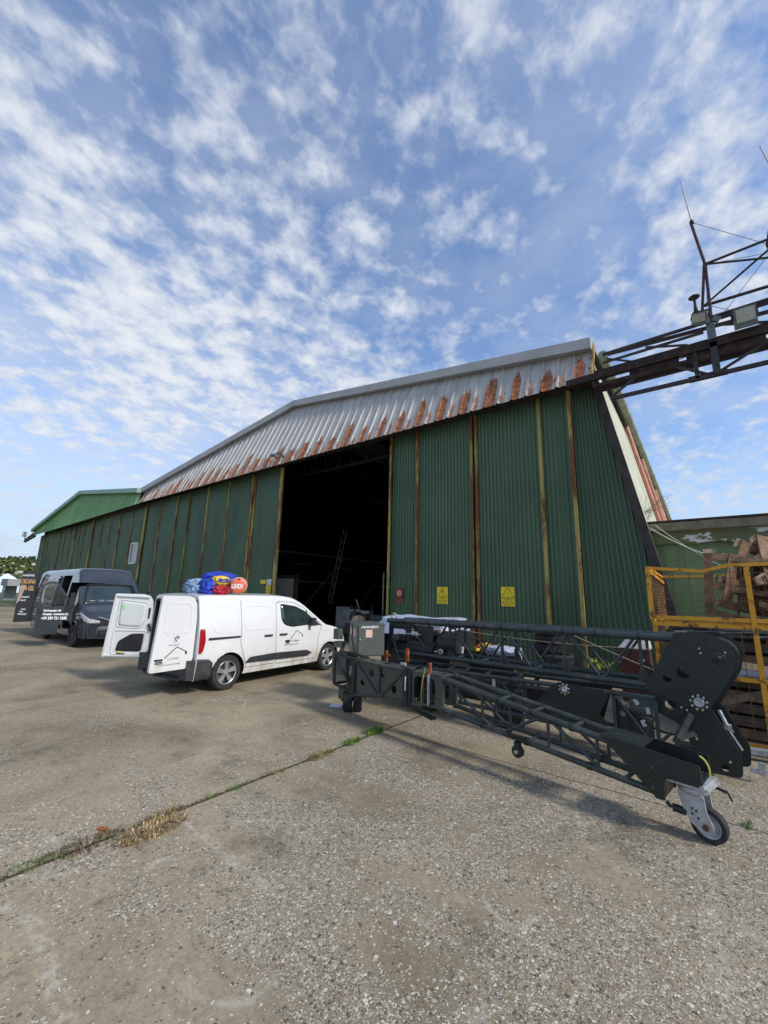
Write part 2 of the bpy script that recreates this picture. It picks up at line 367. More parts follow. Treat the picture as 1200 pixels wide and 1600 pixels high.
# ------------------------------------------------------------------ mesh helpers
class MB:
    def __init__(s): s.v = []; s.f = []; s.m = []; s.sm = []
    def add(s, vs, fs, mi=0, smooth=False):
        o = len(s.v); s.v += [V3(p) for p in vs]
        for f in fs: s.f.append(tuple(i+o for i in f)); s.m.append(mi); s.sm.append(smooth)
        return s
    def box(s, c, d, mi=0, rot=None):
        c = V3(c); hx, hy, hz = d[0]/2, d[1]/2, d[2]/2
        vs = [V3((x, y, z)) for x in (-hx, hx) for y in (-hy, hy) for z in (-hz, hz)]
        if rot is not None: vs = [rot @ q for q in vs]
        return s.add([c+q for q in vs], [(0,1,3,2),(4,6,7,5),(0,4,5,1),(2,3,7,6),(0,2,6,4),(1,5,7,3)], mi)
    def frame(s, p, q, up=(0,0,1)):
        a = (V3(q)-V3(p)).normalized(); u = V3(up)
        if abs(a.dot(u)) > .98: u = V3((1,0,0))
        b = a.cross(u).normalized(); c = b.cross(a).normalized()
        return a, b, c
    def bar(s, p, q, w, h=None, mi=0, up=(0,0,1)):
        h = h or w; p = V3(p); q = V3(q); a, b, c = s.frame(p, q, up)
        R = Matrix((a, b, c)).transposed()
        return s.box((p+q)/2, ((q-p).length, w, h), mi, R)
    def tube(s, p, q, r, n=10, mi=0, r2=None, cap=True):
        p = V3(p); q = V3(q); a, b, c = s.frame(p, q); r2 = r if r2 is None else r2
        vs = []
        for (o, rr) in ((p, r), (q, r2)):
            for i in range(n):
                t = 2*PI*i/n; vs.append(o + b*math.cos(t)*rr + c*math.sin(t)*rr)
        s.add(vs, [(i, (i+1) % n, n+(i+1) % n, n+i) for i in range(n)], mi, True)
        if cap: s.add(vs, [tuple(range(n-1, -1, -1)), tuple(range(n, 2*n))], mi)
        return s
    def path(s, pts, r, n=6, mi=0):
        for a, b in zip(pts[:-1], pts[1:]): s.tube(a, b, r, n, mi)
        return s
    def lathe(s, prof, origin, axis, n=32, mi=0, smooth=True):
        o = V3(origin); a = V3(axis).normalized(); u = V3((0,0,1)) if abs(a.z) < .9 else V3((1,0,0)); b = a.cross(u).normalized(); c = b.cross(a)
        vs = [o + a*h + (b*math.cos(2*PI*i/n)+c*math.sin(2*PI*i/n))*r for (r, h) in prof for i in range(n)]
        fs = [(k*n+i, k*n+(i+1) % n, (k+1)*n+(i+1) % n, (k+1)*n+i) for k in range(len(prof)-1) for i in range(n)]
        return s.add(vs, fs, mi, smooth)
    def plate(s, outline, holes, O, U, W, th, mi=0, mside=None):
        """flat plate with round holes: outline in (u,w), thickness th along UxW"""
        O = V3(O); U = V3(U).normalized(); W = V3(W).normalized(); Nn = U.cross(W)
        bm = bmesh.new(); es = []; loops = []
        def loop(pts):
            vv = [bm.verts.new((p[0], p[1], 0)) for p in pts]; loops.append([tuple(p[:2]) for p in pts])
            for i in range(len(vv)): es.append(bm.edges.new((vv[i], vv[(i+1) % len(vv)])))
        loop(outline)
        for (hx, hy, hr) in holes: loop([(hx+hr*math.cos(2*PI*i/20), hy+hr*math.sin(2*PI*i/20)) for i in range(20)])
        bmesh.ops.triangle_fill(bm, use_beauty=True, use_dissolve=False, edges=es, normal=(0,0,1))
        bm.verts.index_update(); pv = [q.co.copy() for q in bm.verts]; pf = [tuple(q.index for q in f.verts) for f in bm.faces]; bm.free()
        P = lambda q, h: O + U*q[0] + W*q[1] + Nn*h
        s.add([P(q, 0) for q in pv], [tuple(reversed(f)) for f in pf], mi); s.add([P(q, th) for q in pv], pf, mi)
        for lp in loops:
            n = len(lp); s.add([P(q, 0) for q in lp]+[P(q, th) for q in lp], [(i, (i+1) % n, n+(i+1) % n, n+i) for i in range(n)], mi if mside is None else mside, len(lp) == 20 and lp is not loops[0])
        return s
    def build(s, name, mats, parent=None, origin=None, recalc=True, sharp=None):
        me = bpy.data.meshes.new(name); o = V3(origin) if origin is not None else V3((0,0,0))
        me.from_pydata([tuple(q-o) for q in s.v], [], s.f); 
        for m_ in (mats if isinstance(mats, (list, tuple)) else [mats]): me.materials.append(M[m_])
        me.polygons.foreach_set('material_index', s.m); me.polygons.foreach_set('use_smooth', s.sm)
        if recalc:
            bm = bmesh.new(); bm.from_mesh(me); bmesh.ops.recalc_face_normals(bm, faces=bm.faces); bm.to_mesh(me); bm.free()
        if sharp: me.set_sharp_from_angle(angle=math.radians(sharp))
        me.update(); ob = bpy.data.objects.new(name, me); COL.objects.link(ob)
        if parent is not None: ob.parent = parent
        elif origin is not None: ob.location = o
        return ob
def tag(o, label=None, cat=None, group=None, kind=None):
    if label: o['label'] = label
    if cat: o['category'] = cat
    if group: o['group'] = group
    if kind: o['kind'] = kind
    return o
def empty(name, loc, label, cat, rz=0, group=None):
    e = bpy.data.objects.new(name, None); COL.objects.link(e); e.location = loc; e.rotation_euler = (0, 0, rz); e.empty_display_size = .2
    return tag(e, label, cat, group)
def kids(o): return [c for c in bpy.data.objects if c.parent == o]
def copy_tree(o, parent=None):
    c = o.copy(); COL.objects.link(c); c.parent = parent
    for k in kids(o): copy_tree(k, c)
    return c
def text(body, size, O, U, W, m, name, parent, ext=.0015, shear=0, align='LEFT', sx=1, bold=0):
    cu = bpy.data.curves.new('lettering', 'FONT'); cu.body = body; cu.size = size; cu.extrude = ext; cu.shear = shear; cu.align_x = align; cu.offset = bold
    to = bpy.data.objects.new('lettering', cu); COL.objects.link(to)
    dg = bpy.context.evaluated_depsgraph_get(); dg.update()
    me = bpy.data.meshes.new_from_object(to.evaluated_get(dg)); bpy.data.objects.remove(to); bpy.data.curves.remove(cu)
    U = V3(U).normalized(); W = V3(W).normalized(); Nn = U.cross(W)
    for q in me.vertices: c = q.co.copy(); q.co = V3(O) + U*c.x*sx + W*c.y + Nn*c.z
    me.materials.clear(); me.materials.append(M[m]); me.name = name
    ob = bpy.data.objects.new(name, me); COL.objects.link(ob); ob.parent = parent
    return ob
def lerp(a, b, t): return a+(b-a)*t
def interp(tab, x):
    if x <= tab[0][0]: return tab[0][1]
    for (a, va), (b, vb) in zip(tab[:-1], tab[1:]):
        if x <= b: return va+(vb-va)*(x-a)/(b-a)
    return tab[-1][1]
def sinterp(tab, x):      # smooth (monotone-ish) interpolation
    h = .05; return (interp(tab, x-2*h)+2*interp(tab, x-h)+2*interp(tab, x)+2*interp(tab, x+h)+interp(tab, x+2*h))/8

# ================================================================== SETTING
g = MB()
g.add([(-900,-300,0),(900,-300,0),(900,1200,0),(-900,1200,0)], [(0,1,2,3)])
tag(g.build('ground', 'm_concrete'), kind='structure', label='worn concrete apron with exposed stones and slab joints')
g = MB(); pts = []
for i in range(40):
    t_ = i/39; pts.append((-51-3*math.sin(i*.7)*.2, lerp(-60, 80, t_), .02))
vs = pts + [(-600, -60, .02), (-600, 80, .02)]
g.add(vs, [tuple(range(40)) + (41, 40)])
tag(g.build('grass_field', 'm_field'), kind='structure')
# hill far to the left
def hill():
    g = MB(); nx, ny = 60, 40; vs = []
    for i in range(nx):
        for j in range(ny):
            x = lerp(-420, -150, i/(nx-1)); y = lerp(-60, 190, j/(ny-1))
            fx = math.exp(-((x+270)/62)**2); fy = 1/(1+math.exp(-(y-2)/14.)) * (1-1/(1+math.exp(-(y-150)/15.)))
            z = 15*fx*fy + noise.noise(V3((x*.03, y*.03, 0)))*5*fx*fy - .5
            vs.append((x, y, z))
    fs = [(i*ny+j, (i+1)*ny+j, (i+1)*ny+j+1, i*ny+j+1) for i in range(nx-1) for j in range(ny-1)]
    g.add(vs, fs, 0, True); tag(g.build('hill', 'm_hill'), kind='structure')
    # scrub covering the hill: uncountable
    g = MB(); r = random.Random(3)
    for k in range(1500):
        x = r.uniform(-262, -205); y = r.uniform(-15, 75)
        fx = math.exp(-((x+270)/62)**2); fy = 1/(1+math.exp(-(y-2)/14.))
        z = 15*fx*fy + noise.noise(V3((x*.03, y*.03, 0)))*5*fx*fy
        if z < 7: continue
        sz = r.uniform(.8, 2.0); mi = 0 if r.random() < .55 else 1
        for q in range(7):
            c = V3((x, y, z+sz*.3)) + V3((r.uniform(-1,1), r.uniform(-1,1), r.uniform(-.3,.7)))*sz*.7
            a = V3((r.uniform(-1,1), r.uniform(-1,1), r.uniform(-1,1))).normalized(); b = a.orthogonal().normalized(); cc = a.cross(b); s_ = sz*r.uniform(.3,.6)
            g.add([c+b*s_, c+cc*s_, c-b*s_, c-cc*s_, c+a*s_*.7], [(0,1,4),(1,2,4),(2,3,4),(3,0,4)], mi)
    tag(g.build('scrub', ['m_bush','m_bush_dark'], recalc=False), kind='stuff', label='dark green scrub covering the distant hill', cat='scrub')
    g = MB()
    for k in range(160):
        x = r.uniform(-214, -196); y = r.uniform(14, 52); z = 3+10*math.exp(-((x+215)/12)**2)*r.random()
        s_ = r.uniform(.3, 1.1); g.box((x, y, z), (s_, s_*r.uniform(.6,1.5), s_*.6), 0, Matrix.Rotation(r.random()*3, 3, 'Z') @ Matrix.Rotation(r.random(), 3, 'X'))
    tag(g.build('rocks', 'm_rock'), kind='stuff', label='pale rubble and rocks at the foot of the hill', cat='rocks')
hill()
# ------------------------------------------------------------------ HANGARS
def hood_y(z): return 12.0+.435*(z-8.1)
YD = 12.7
def corrugated(x0, x1, z0f, z1f, y, pitch=.132, depth=.042, mi=0, g=None):
    g = g or MB(); n = max(2, int((x1-x0)/pitch*6)); vs = []
    for i in range(n+1):
        x = lerp(x0, x1, i/n); ph = ((x-x0)/pitch) % 1
        d = depth*(1 if ph < .34 else (1-(ph-.34)/.16 if ph < .5 else (0 if ph < .84 else (ph-.84)/.16)))
        vs += [(x, y-d, z0f(x)), (x, y-d, z1f(x))]
    g.add(vs, [(2*i, 2*i+2, 2*i+3, 2*i+1) for i in range(n)], mi, False); return g
def hangar(name, label, xl, xr, eave, top, hoodm, fasm, k, posts, leaves, big):
    H = empty(name, ((xl+xr)/2, YD, 0), label, 'hangar'); O = H.location
    # ribbed hood over the doors
    g = MB(); vs = []; n = int((xr-xl)/.459); cols = []
    for i in range(n+1):
        x = xr - i*(xr-xl)/n
        cols += [(x+.05, 0), (x+.026, .05), (x-.026, .05), (x-.05, 0)] if 0 < i < n else [(x, 0)]
    kk = k
    for (x, d) in cols:
        for tt in (0, .5, 1):
            z = lerp(eave(x), top(x), tt); y = 12.0+kk*(z-8.1)
            vs.append((x, y-d*.9, z+d*kk*.9))
    m = len(cols); g.add(vs, [(3*i+j, 3*i+j+1, 3*i+3+j+1, 3*i+3+j) for i in range(m-1) for j in (0, 1)])
    g.build('hood_cladding', hoodm, H, O)
    g = MB(); x = xr-.23; i = 0
    while x > xl and kk > .3:
        for tt in (.04, .34, .66): z = lerp(eave(x), top(x), tt); g.box((x+.2, 12.0+kk*(z-8.1)-.02, z), (.035, .03, .035))
        x -= .4633
    if g.v: g.build('fastener', 'm_black', H, O)
    ap = max(((top(x), x) for x in [lerp(xl, xr, i/200) for i in range(201)]))[1]
    # fascia board along both roof edges, standing proud of the hood
    g = MB()
    for (a, b) in ((xr+.04, ap), (ap, xl-.04)):
        pa = V3((a, 12+kk*(top(a)-8.1), top(a))); pb = V3((b, 12+kk*(top(b)-8.1), top(b)))
        vs = []
        for p in (pa, pb): vs += [p+V3((0,-.34,.20)), p+V3((0,-.34,-.14)), p+V3((0,.12,-.10)), p+V3((0,.30,.30))]
        g.add(vs, [(0,1,5,4),(1,2,6,5),(2,3,7,6),(3,0,4,7),(0,3,2,1),(4,5,6,7)])
    g.build('fascia', fasm, H, O)
    # roof
    g = MB(); prof = [(xr+.05, top(xr)+.2), (ap, top(ap)+.2), (xl-.05, top(xl)+.2)]
    vs = []
    for (x, z) in prof: vs += [(x, 12.15+kk*(z-8.1), z+.02), (x, 46, z+.02), (x, 12.15+kk*(z-8.1), z-.1), (x, 46, z-.1)]
    g.add(vs, [(0,1,5,4),(4,5,9,8),(2,6,7,3),(6,10,11,7),(0,2,3,1),(8,9,11,10),(1,3,7,5),(5,7,11,9)])
    g.build('roof', 'm_roof', H, O)
    # door leaves: corrugated sheets between rusty steel stiles
    for (a, b, dy, z1) in leaves:
        g = corrugated(a, b, lambda x: .06, z1, YD+dy)
        g.build('door_leaf', 'm_greensheet', H, O)
    for (x, w, dy) in posts:
        g = MB(); e = eave(x)+.12; g.box((x, YD-.05+dy, e/2+.05), (w, .08, e-.1)); g.build('door_stile', 'm_rustpost', H, O)
    # lintel beam and door track behind the hood
    g = MB(); g.box(((xl+xr)/2, 12.50, eave((xl+xr)/2)+.28), (xr-xl-.1, .34, .16)); g.box(((xl+xr)/2, 12.62, eave((xl+xr)/2)+.5), (xr-xl-.1, .08, .5)); g.build('lintel', 'm_darksteel', H, O)
    return H, O, ap
e1 = lambda x: lerp(8.14, 7.93, (x+2)/-29.6)
t1 = lambda x: interp([(-31.6, 8.92), (-16.95, 12.15), (-1.9, 9.36)], x)
P1 = [(-2.7,.10,-.06),(-3.62,.10,-.03),(-5.80,.10,.0),(-5.97,.08,.0),(-8.2,.09,-.03),(-9.48,.08,-.03),
      (-16.32,.22,-.03),(-18.55,.12,0),(-18.8,.12,0),(-21.05,.14,0),(-23.3,.11,0),(-25.5,.09,0),(-27.1,.09,0),(-29.4,.12,0)]
L1 = [(-3.62,-2.72,.02,e1),(-5.82,-3.66,0,e1),(-8.2,-5.95,0,e1),(-9.46,-8.22,.10,e1),
      (-18.55,-16.4,0,e1),(-21.0,-18.8,.0,e1),(-23.3,-21.1,.0,e1),(-25.5,-23.3,.05,e1),(-27.1,-25.5,.05,e1),(-29.4,-27.1,.0,e1),(-31.55,-29.4,.05,e1)]
up = lambda f, d: (lambda x: f(x)+d)
L1 = [(a,b,c,up(f,.2)) for a,b,c,f in L1]
H1, O1, _ = hangar('hangar', 'near green corrugated hangar with rust-streaked grey hood and one door open', -31.6, -1.95, e1, t1, 'm_hoodmetal', 'm_fascia', .435, P1, L1, True)
def hangar1_extra():
    # splayed end panel beyond the last leaf, cut by the leaning corner trim
    xe = lambda z: -.37-.19*z
    g = MB(); n = 160; vs = []; x0, x1 = -2.66, -.40
    for i in range(n+1):
        x = lerp(x0, x1, i/n); ph = ((x-x0)/.145) % 1; d = .05*(1 if ph < .34 else (1-(ph-.34)/.16 if ph < .5 else (0 if ph < .84 else (ph-.84)/.16)))
        lean = (x-x0)/(x1-x0)*.10           # sheets fan slightly outwards to follow the wall
        zt = min(8.3, (-.37-x)/(.19-lean) if (.19-lean) > 0 else 8.3); zt = max(zt, .05)
        vs += [(x, YD+.14-d, .0), (x-lean*zt, YD+.14-d, zt)]
    g.add(vs, [(2*i, 2*i+2, 2*i+3, 2*i+1) for i in range(n)]); g.build('end_panel', 'm_greensheet', H1, O1)
    g = MB(); g.bar((xe(0)-.0, YD+.06, 0), (xe(8.45), YD+.06, 8.45), .16, .21, up=(1,0,0)); g.build('corner_trim', 'm_darktrim', H1, O1)
    g = MB(); g.add([(xe(0)+.03, YD+.1, 0), (xe(0)+.03, 46, 0), (xe(9.2)+.13, 46, 9.2), (xe(9.2)+.13, YD-.15, 9.2), (xe(8.3)+.11, YD+.0, 8.3)], [(0,1,2,3,4)])
    g.build('side_wall', 'm_cream', H1, O1)
    # gutter along the eave
    g = MB(); g.tube((-1.72, 12.9, 9.28), (-1.72, 46, 9.28), .13, 12)
    for y in range(14, 46, 2): g.tube((-1.72, y, 9.28), (-1.72, y+.05, 9.28), .14, 12)
    g.build('gutter', 'm_gutter', H1, O1)
    for y in (18.8, 31.0):
        g = MB(); g.tube((xe(9.0)+.22, y, 9.05), (xe(3.5)+.24, y, 3.5), .085 if y < 20 else .11, 10); g.build('downpipe', 'm_pipe_red', H1, O1)
    g = MB(); g.tube((xe(9.0)+.25, 23.8, 9.1), (xe(4)+.27, 23.8, 4), .08, 10); g.build('downpipe', 'm_pipe_red', H1, O1)
    # rusty end flashing of the hood
    g = MB(); g.bar((-1.93, 12.05, 8.1), (-1.90, 12.68, 9.55), .05, .22, up=(0,1,0)); g.build('end_flashing', 'm_rustpost', H1, O1)
    # inside: walls, back, floor; rails, trusses
    g = MB(); g.add([(-31.4,12.95,0),(-31.4,45.8,0),(-31.4,45.8,9.3),(-31.4,12.95,9.3)], [(0,1,2,3)])
    g.add([(-31.4,45.7,0),(-2.2,45.7,0),(-2.2,45.7,9.3),(-17,45.7,12.3),(-31.4,45.7,9.3)], [(0,1,2,3,4)])
    g.add([(-2.9,12.9,0),(-2.9,45.7,0),(-2.9,45.7,9.4),(-2.9,12.9,9.4)], [(0,1,2,3)])
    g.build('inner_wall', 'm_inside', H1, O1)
    g = MB(); prof = [(-2.3, 9.45), (-16.95, 12.25), (-31.4, 9.0)]
    for a, b in zip(prof[:-1], prof[1:]): g.add([(a[0],13.6,a[1]),(a[0],45.7,a[1]),(b[0],45.7,b[1]),(b[0],13.6,b[1])], [(0,1,2,3)])
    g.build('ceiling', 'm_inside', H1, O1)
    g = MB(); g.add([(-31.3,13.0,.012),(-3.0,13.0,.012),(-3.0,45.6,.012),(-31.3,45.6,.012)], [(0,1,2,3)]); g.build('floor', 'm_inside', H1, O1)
    for (za, zb, r) in ((5.75, 5.9, .13), (4.75, 4.75, .05), (3.1, 3.0, .10)):
        g = MB(); g.bar((-31.2, 22, za), (-31.2, 44, zb), r, r*1.4); g.build('wall_rail', 'm_inside_rail', H1, O1)
    for yy in (15.2, 23, 31, 39):
        g = MB(); zb = 8.6
        g.bar((-31, yy, zb), (-3.2, yy, zb), .12, .14)
        for i in range(14):
            xa = -31+i*2; xb = xa+1; zt = interp([(-31.4, 8.9), (-16.95, 12.0), (-2.3, 9.2)], xb)
            g.bar((xa, yy, zb), (xb, yy, zt), .07); g.bar((xb, yy, zt), (min(xa+2, -3.2), yy, zb), .07); g.bar((xb, yy, zt), (xb, yy, zb), .05)
        g.build('roof_truss', 'm_inside_truss', H1, O1)
    g = MB(); g.bar((-31.1, 33, 5.6), (-31.1, 27.5, .4), .14); g.bar((-31.1, 36, .4), (-31.1, 41, 5.5), .12); g.build('brace', 'm_inside_rail', H1, O1)
hangar1_extra()
e2 = lambda x: lerp(7.93, 7.35, (x+31.6)/-26.4)
t2 = lambda x: interp([(-57.9, 7.90), (-45.2, 10.55), (-31.6, 8.85)], x)
def hangar2():
    xs = [(-31.72,.20),(-33.95,.10),(-36.4,.10),(-38.1,.05),(-39.9,.10),(-42.1,.30),(-44.2,.05),(-45.3,.08),(-46.6,.05),(-47.9,.10),(-49.4,.05),(-51.1,.05),(-53.0,.10),(-55,.05),(-56.4,.05)]
    P = [(x, w, -.03 if w > .15 else 0) for x, w in xs]
    L = [(b[0], a[0], (.05 if i % 3 == 1 else 0), up(e2, .1)) for i, (a, b) in enumerate(zip(xs[:-1], xs[1:]))]
    L.append((-58.1, -56.4, 0, up(e2, .1)))
    H, O, _ = hangar('hangar', 'far green corrugated hangar with plain light green gable hood', -57.9, -31.66, e2, t2, 'm_greenhood', 'm_fascia_green', .12, P, L, False)
    g = MB(); g.add([(-58.9, YD+.1, 0), (-58.9, 46, 0), (-57.6, 46, 8), (-57.6, YD+.1, 8)], [(0,1,2,3)])
    g.add([(-58.9, YD+.08, 0), (-58.0, YD+.08, 0), (-58.0, YD+.08, 7.4), (-57.7, YD+.08, 7.4)], [(0,1,2,3)]); g.build('side_wall', 'm_greensheet', H, O)
    g = MB()
    for (a, b) in (((-33.45, 3.75), (-32.35, 3.75)), ((-32.35, 3.75), (-32.35, 5.2)), ((-32.35, 5.2), (-33.45, 5.2)), ((-33.45, 5.2), (-33.45, 3.75))):
        g.bar((a[0], YD-.06, a[1]), (b[0], YD-.06, b[1]), .12, .10, up=(0,1,0))
    w = g.build('window', 'm_palewhite', H, O)
    g = MB(); g.box((-32.9, YD-.04, 4.475), (1.04, .02, 1.4)); g.build('pane', 'm_glass_dark', w, O)
    # stub of lattice rail reaching out past the left end
    R = empty('rail_gantry', (-59, 12, 0), 'short lattice door rail stub sticking out past the far hangar', 'gantry')
    g = MB(); o = R.location
    g.bar((-57.6, 12.0, 7.35), (-61.4, 12.0, 6.95), .2, .24); g.bar((-57.6, 12.0, 7.75), (-61.2, 12.0, 7.2), .12); g.bar((-58.6, 12, 7.7), (-60, 12, 7.1), .1)
    for i in range(5): g.bar((-58.2-i*.7, 12, 7.28-i*.07), (-58.5-i*.7, 12, 7.66-i*.1), .06)
    g.build('lattice', 'm_darksteel', R, o)
    F = empty('floodlight', (-61.2, 12, 7.2), 'small grey floodlight at the tip of the far rail stub', 'floodlight'); o = F.location
    g = MB(); g.box((-61.2, 11.8, 7.75), (.75, .25, .5)); g.build('housing', 'm_lampbody', F, o)
    g = MB(); g.box((-61.2, 11.66, 7.75), (.6, .03, .36)); g.build('lens', 'm_lampglass', F, o)
    g = MB(); g.tube((-61.2, 11.9, 7.1), (-61.2, 11.9, 7.55), .05); g.build('bracket', 'm_lampbody', F, o)
    g = MB(); g.tube((-56.9, 13, 8.3), (-56.2, 13, 10.4), .04, 6, r2=.02); g.tube((-56.9, 13, 8.1), (-56.9, 13, 8.5), .07)
    tag(g.build('whip_antenna', 'm_mast', origin=(-56.9,13,8.1)), 'thin whip antenna on the roof edge of the far hangar', 'antenna')
hangar2()

# ------------------------------------------------------------------ signs and lamps on the front
def warn_sign(x0, x1, z0, z1, kind, label):
    E_ = empty('warning_sign', ((x0+x1)/2, YD-.06, z0), label, 'sign', group='yellow warning signs on the doors'); o = E_.location
    w, h = x1-x0, z1-z0; y = YD-.045
    g = MB(); g.box(((x0+x1)/2, y, (z0+z1)/2), (w, .012, h)); g.build('board', 'm_sign_yellow', E_, o)
    g = MB(); ts = .36 if kind == 0 else .47; cx = (x0+x1)/2; bz = z0+h*.46; tz = z1-h*.05
    A, B, C_ = V3((cx, y-.009, tz)), V3((cx-w*ts, y-.009, bz)), V3((cx+w*ts, y-.009, bz)); r = .006
    g.bar(A, B, r*1.6, .004, up=(0,1,0)); g.bar(B, C_, r*1.6, .004, up=(0,1,0)); g.bar(C_, A, r*1.6, .004, up=(0,1,0))
    if kind == 0: g.box((cx, y-.009, bz+h*.27), (.035, .004, h*.2)); g.box((cx, y-.009, bz+h*.09), (.03, .004, .03))
    else: g.box((cx, y-.009, bz+h*.2), (.02, .004, .05)); g.box((cx, y-.009, bz+h*.1), (.016, .004, .016))
    g.box((cx, y-.009, bz-.025), (w*.94, .004, .008)); g.build('symbol', 'm_text_black', E_, o)
    for i, s in enumerate(('ATTENZIONE', 'AREA DI MANOVRA', 'DIVIETO DI SOSTA')):
        text(s, h*.085, V3((cx, y-.008, bz-.09-i*h*.115))-o, (1,0,0), (0,0,1), 'm_text_black', 'lettering', E_, align='CENTER', sx=.85)
warn_sign(-7.36, -6.94, 1.68, 2.25, 0, 'smaller yellow warning sign with bold exclamation mark in a small triangle')
warn_sign(-5.06, -4.63, 1.68, 2.27, 1, 'yellow warning sign with large thin triangle, nearest the right corner')
E_ = empty('warning_sign', (-16.95, YD, 1.5), 'narrow yellow notice with white label above, beside the open doorway', 'sign'); o = E_.location
g = MB(); g.box((-16.76, YD-.06, 1.95), (.36, .012, .55)); g.build('board', 'm_sign_yellow', E_, o)
g = MB(); g.box((-16.74, YD-.06, 2.4), (.36, .012, .30)); g.build('label_plate', 'm_palewhite', E_, o)
g = MB(); g.box((-17.2, YD-.06, 2.42), (.42, .012, .18)); g.build('small_plate', 'm_sign_yellow', E_, o)
for i in range(4): text('AVVISO' if i == 0 else 'NON ENTRARE', .06, V3((-16.76, YD-.069, 2.1-i*.1))-o, (1,0,0), (0,0,1), 'm_text_black', 'lettering', E_, align='CENTER', sx=.8)
E_ = empty('round_sign', (-9.0, YD, 1.75), 'square plate with faded orange red disc on the door edge', 'sign'); o = E_.location
g = MB(); g.box((-9.0, YD+.02, 1.96), (.34, .012, .42)); g.build('board', 'm_brown', E_, o)
g = MB(); g.lathe([(0, 0), (.14, 0), (.14, .012), (0, .012)], (-9.0, YD-.005, 2.0), (0,-1,0), 28); g.build('disc', 'm_sign_red', E_, o)
g = MB(); g.lathe([(.075, 0), (.098, 0), (.098, .006), (.075, .006)], (-9.0, YD-.018, 2.0), (0,-1,0), 28); g.bar((-9.06, YD-.022, 2.05), (-8.94, YD-.022, 1.95), .02, .004, up=(0,1,0)); g.build('ring', 'm_label_peach', E_, o)
g = MB()
for i in range(6): g.box((-9.14+i*.055, YD+.012, 1.72-.02*(i % 2)), (.014, .008, .12))
g.build('drips', 'm_sign_red', E_, o)
E_ = empty('floodlight', (-16.1, 12.2, 8.5), 'small grey floodlight on the rusty hood above the open doorway', 'floodlight'); o = E_.location
Rf = Matrix.Rotation(math.radians(-35), 3, 'X') @ Matrix.Rotation(math.radians(14), 3, 'Y')
g = MB(); g.box((-16.0, 11.85, 8.62), (.46, .12, .42), 0, Rf); g.build('housing', 'm_lampbody', E_, o)
g = MB(); g.box(V3((-16.0, 11.85, 8.62))+Rf@V3((0,-.07,.03)), (.36, .02, .28), 0, Rf); g.build('lens', 'm_lens', E_, o)
g = MB(); g.bar((-16.25, 12.2, 8.5), (-16.25, 11.8, 8.58), .04); g.bar((-15.75, 12.2, 8.5), (-15.75, 11.8, 8.58), .04); g.build('bracket', 'm_darksteel', E_, o)

# ------------------------------------------------------------------ door rail gantry to the right
G = empty('rail_gantry', (0, 12.4, 0), 'dark rusty lattice door rail reaching out right of the near hangar', 'gantry'); o = G.location
g = MB(); g.bar((-2.6, 12.0, 8.14), (5, 12.0, 8.20), .14, .19); g.bar((-2.2, 12.35, 8.42), (5, 12.35, 8.45), .10, .15); g.build('track_beam', 'm_ruststeel', G, o)
g = MB(); g.bar((-1.9, 12.0, 7.86), (5, 12.0, 7.90), .10, .10); g.bar((-1.9, 12.7, 8.06), (5, 12.7, 8.1), .12, .12); g.build('lower_beam', 'm_ruststeel', G, o)
for (p, q, r) in (((-1.5, 12.0, 7.38), (5, 12.0, 7.34), .09), ((-1.7, 13.0, 9.30), (5, 13.0, 9.05), .08), ((-1.7, 12.8, 9.22), (5, 12.8, 9.35), .07), ((-1.7, 12.8, 8.95), (.7, 12.8, 9.0), .06)):
    g = MB(); g.bar(p, q, r); g.build('chord', 'm_darksteel', G, o)
dg_ = [((-1.5,12.0,7.4),(-.7,12.0,7.95)), ((-.1,12.0,7.92),(.62,12.0,7.42)), ((.85,12.0,7.42),(2.2,12.0,8.1)), ((2.9,12,7.4),(2.2,12,8.1)), ((2.9,12,7.4),(4.2,12,8.1)),
       ((-1.6,12.9,9.1),(-.9,12.4,8.5)), ((-.6,12.9,9.1),(.3,12.3,8.5)), ((1.0,12.9,9.15),(1.9,12.3,8.5)), ((2.2,12.9,9.2),(3,12.3,8.5))]
for p, q in dg_: g = MB(); g.bar(p, q, .055); g.build('diagonal', 'm_darksteel', G, o)
for (x, w) in ((.42, .09), (.80, .14), (2.9, .1)):
    g = MB(); g.bar((x, 12.0, 7.36), (x, 12.0, 8.2), w); g.build('hanger', 'm_darksteel', G, o)
g = MB(); g.box((.62, 12.03, 7.39), (.75, .03, .16)); g.box((-.45, 12.02, 8.0), (1.1, .03, .30)); g.box((1.0, 12.02, 8.0), (1.5, .03, .34)); g.box((2.2, 12.02, 8.0), (.7, .03, .28)); g.build('gusset', 'm_ruststeel', G, o)
g = MB()
for i in range(12):
    a = i/12; g.tube((-.9+a*1.3, 11.9, 8.0-.07*math.sin(PI*a)), (-.9+(a+1/12)*1.3, 11.9, 8.0-.07*math.sin(PI*(a+1/12))), .012, 5)
g.build('cable', 'm_black', G, o)

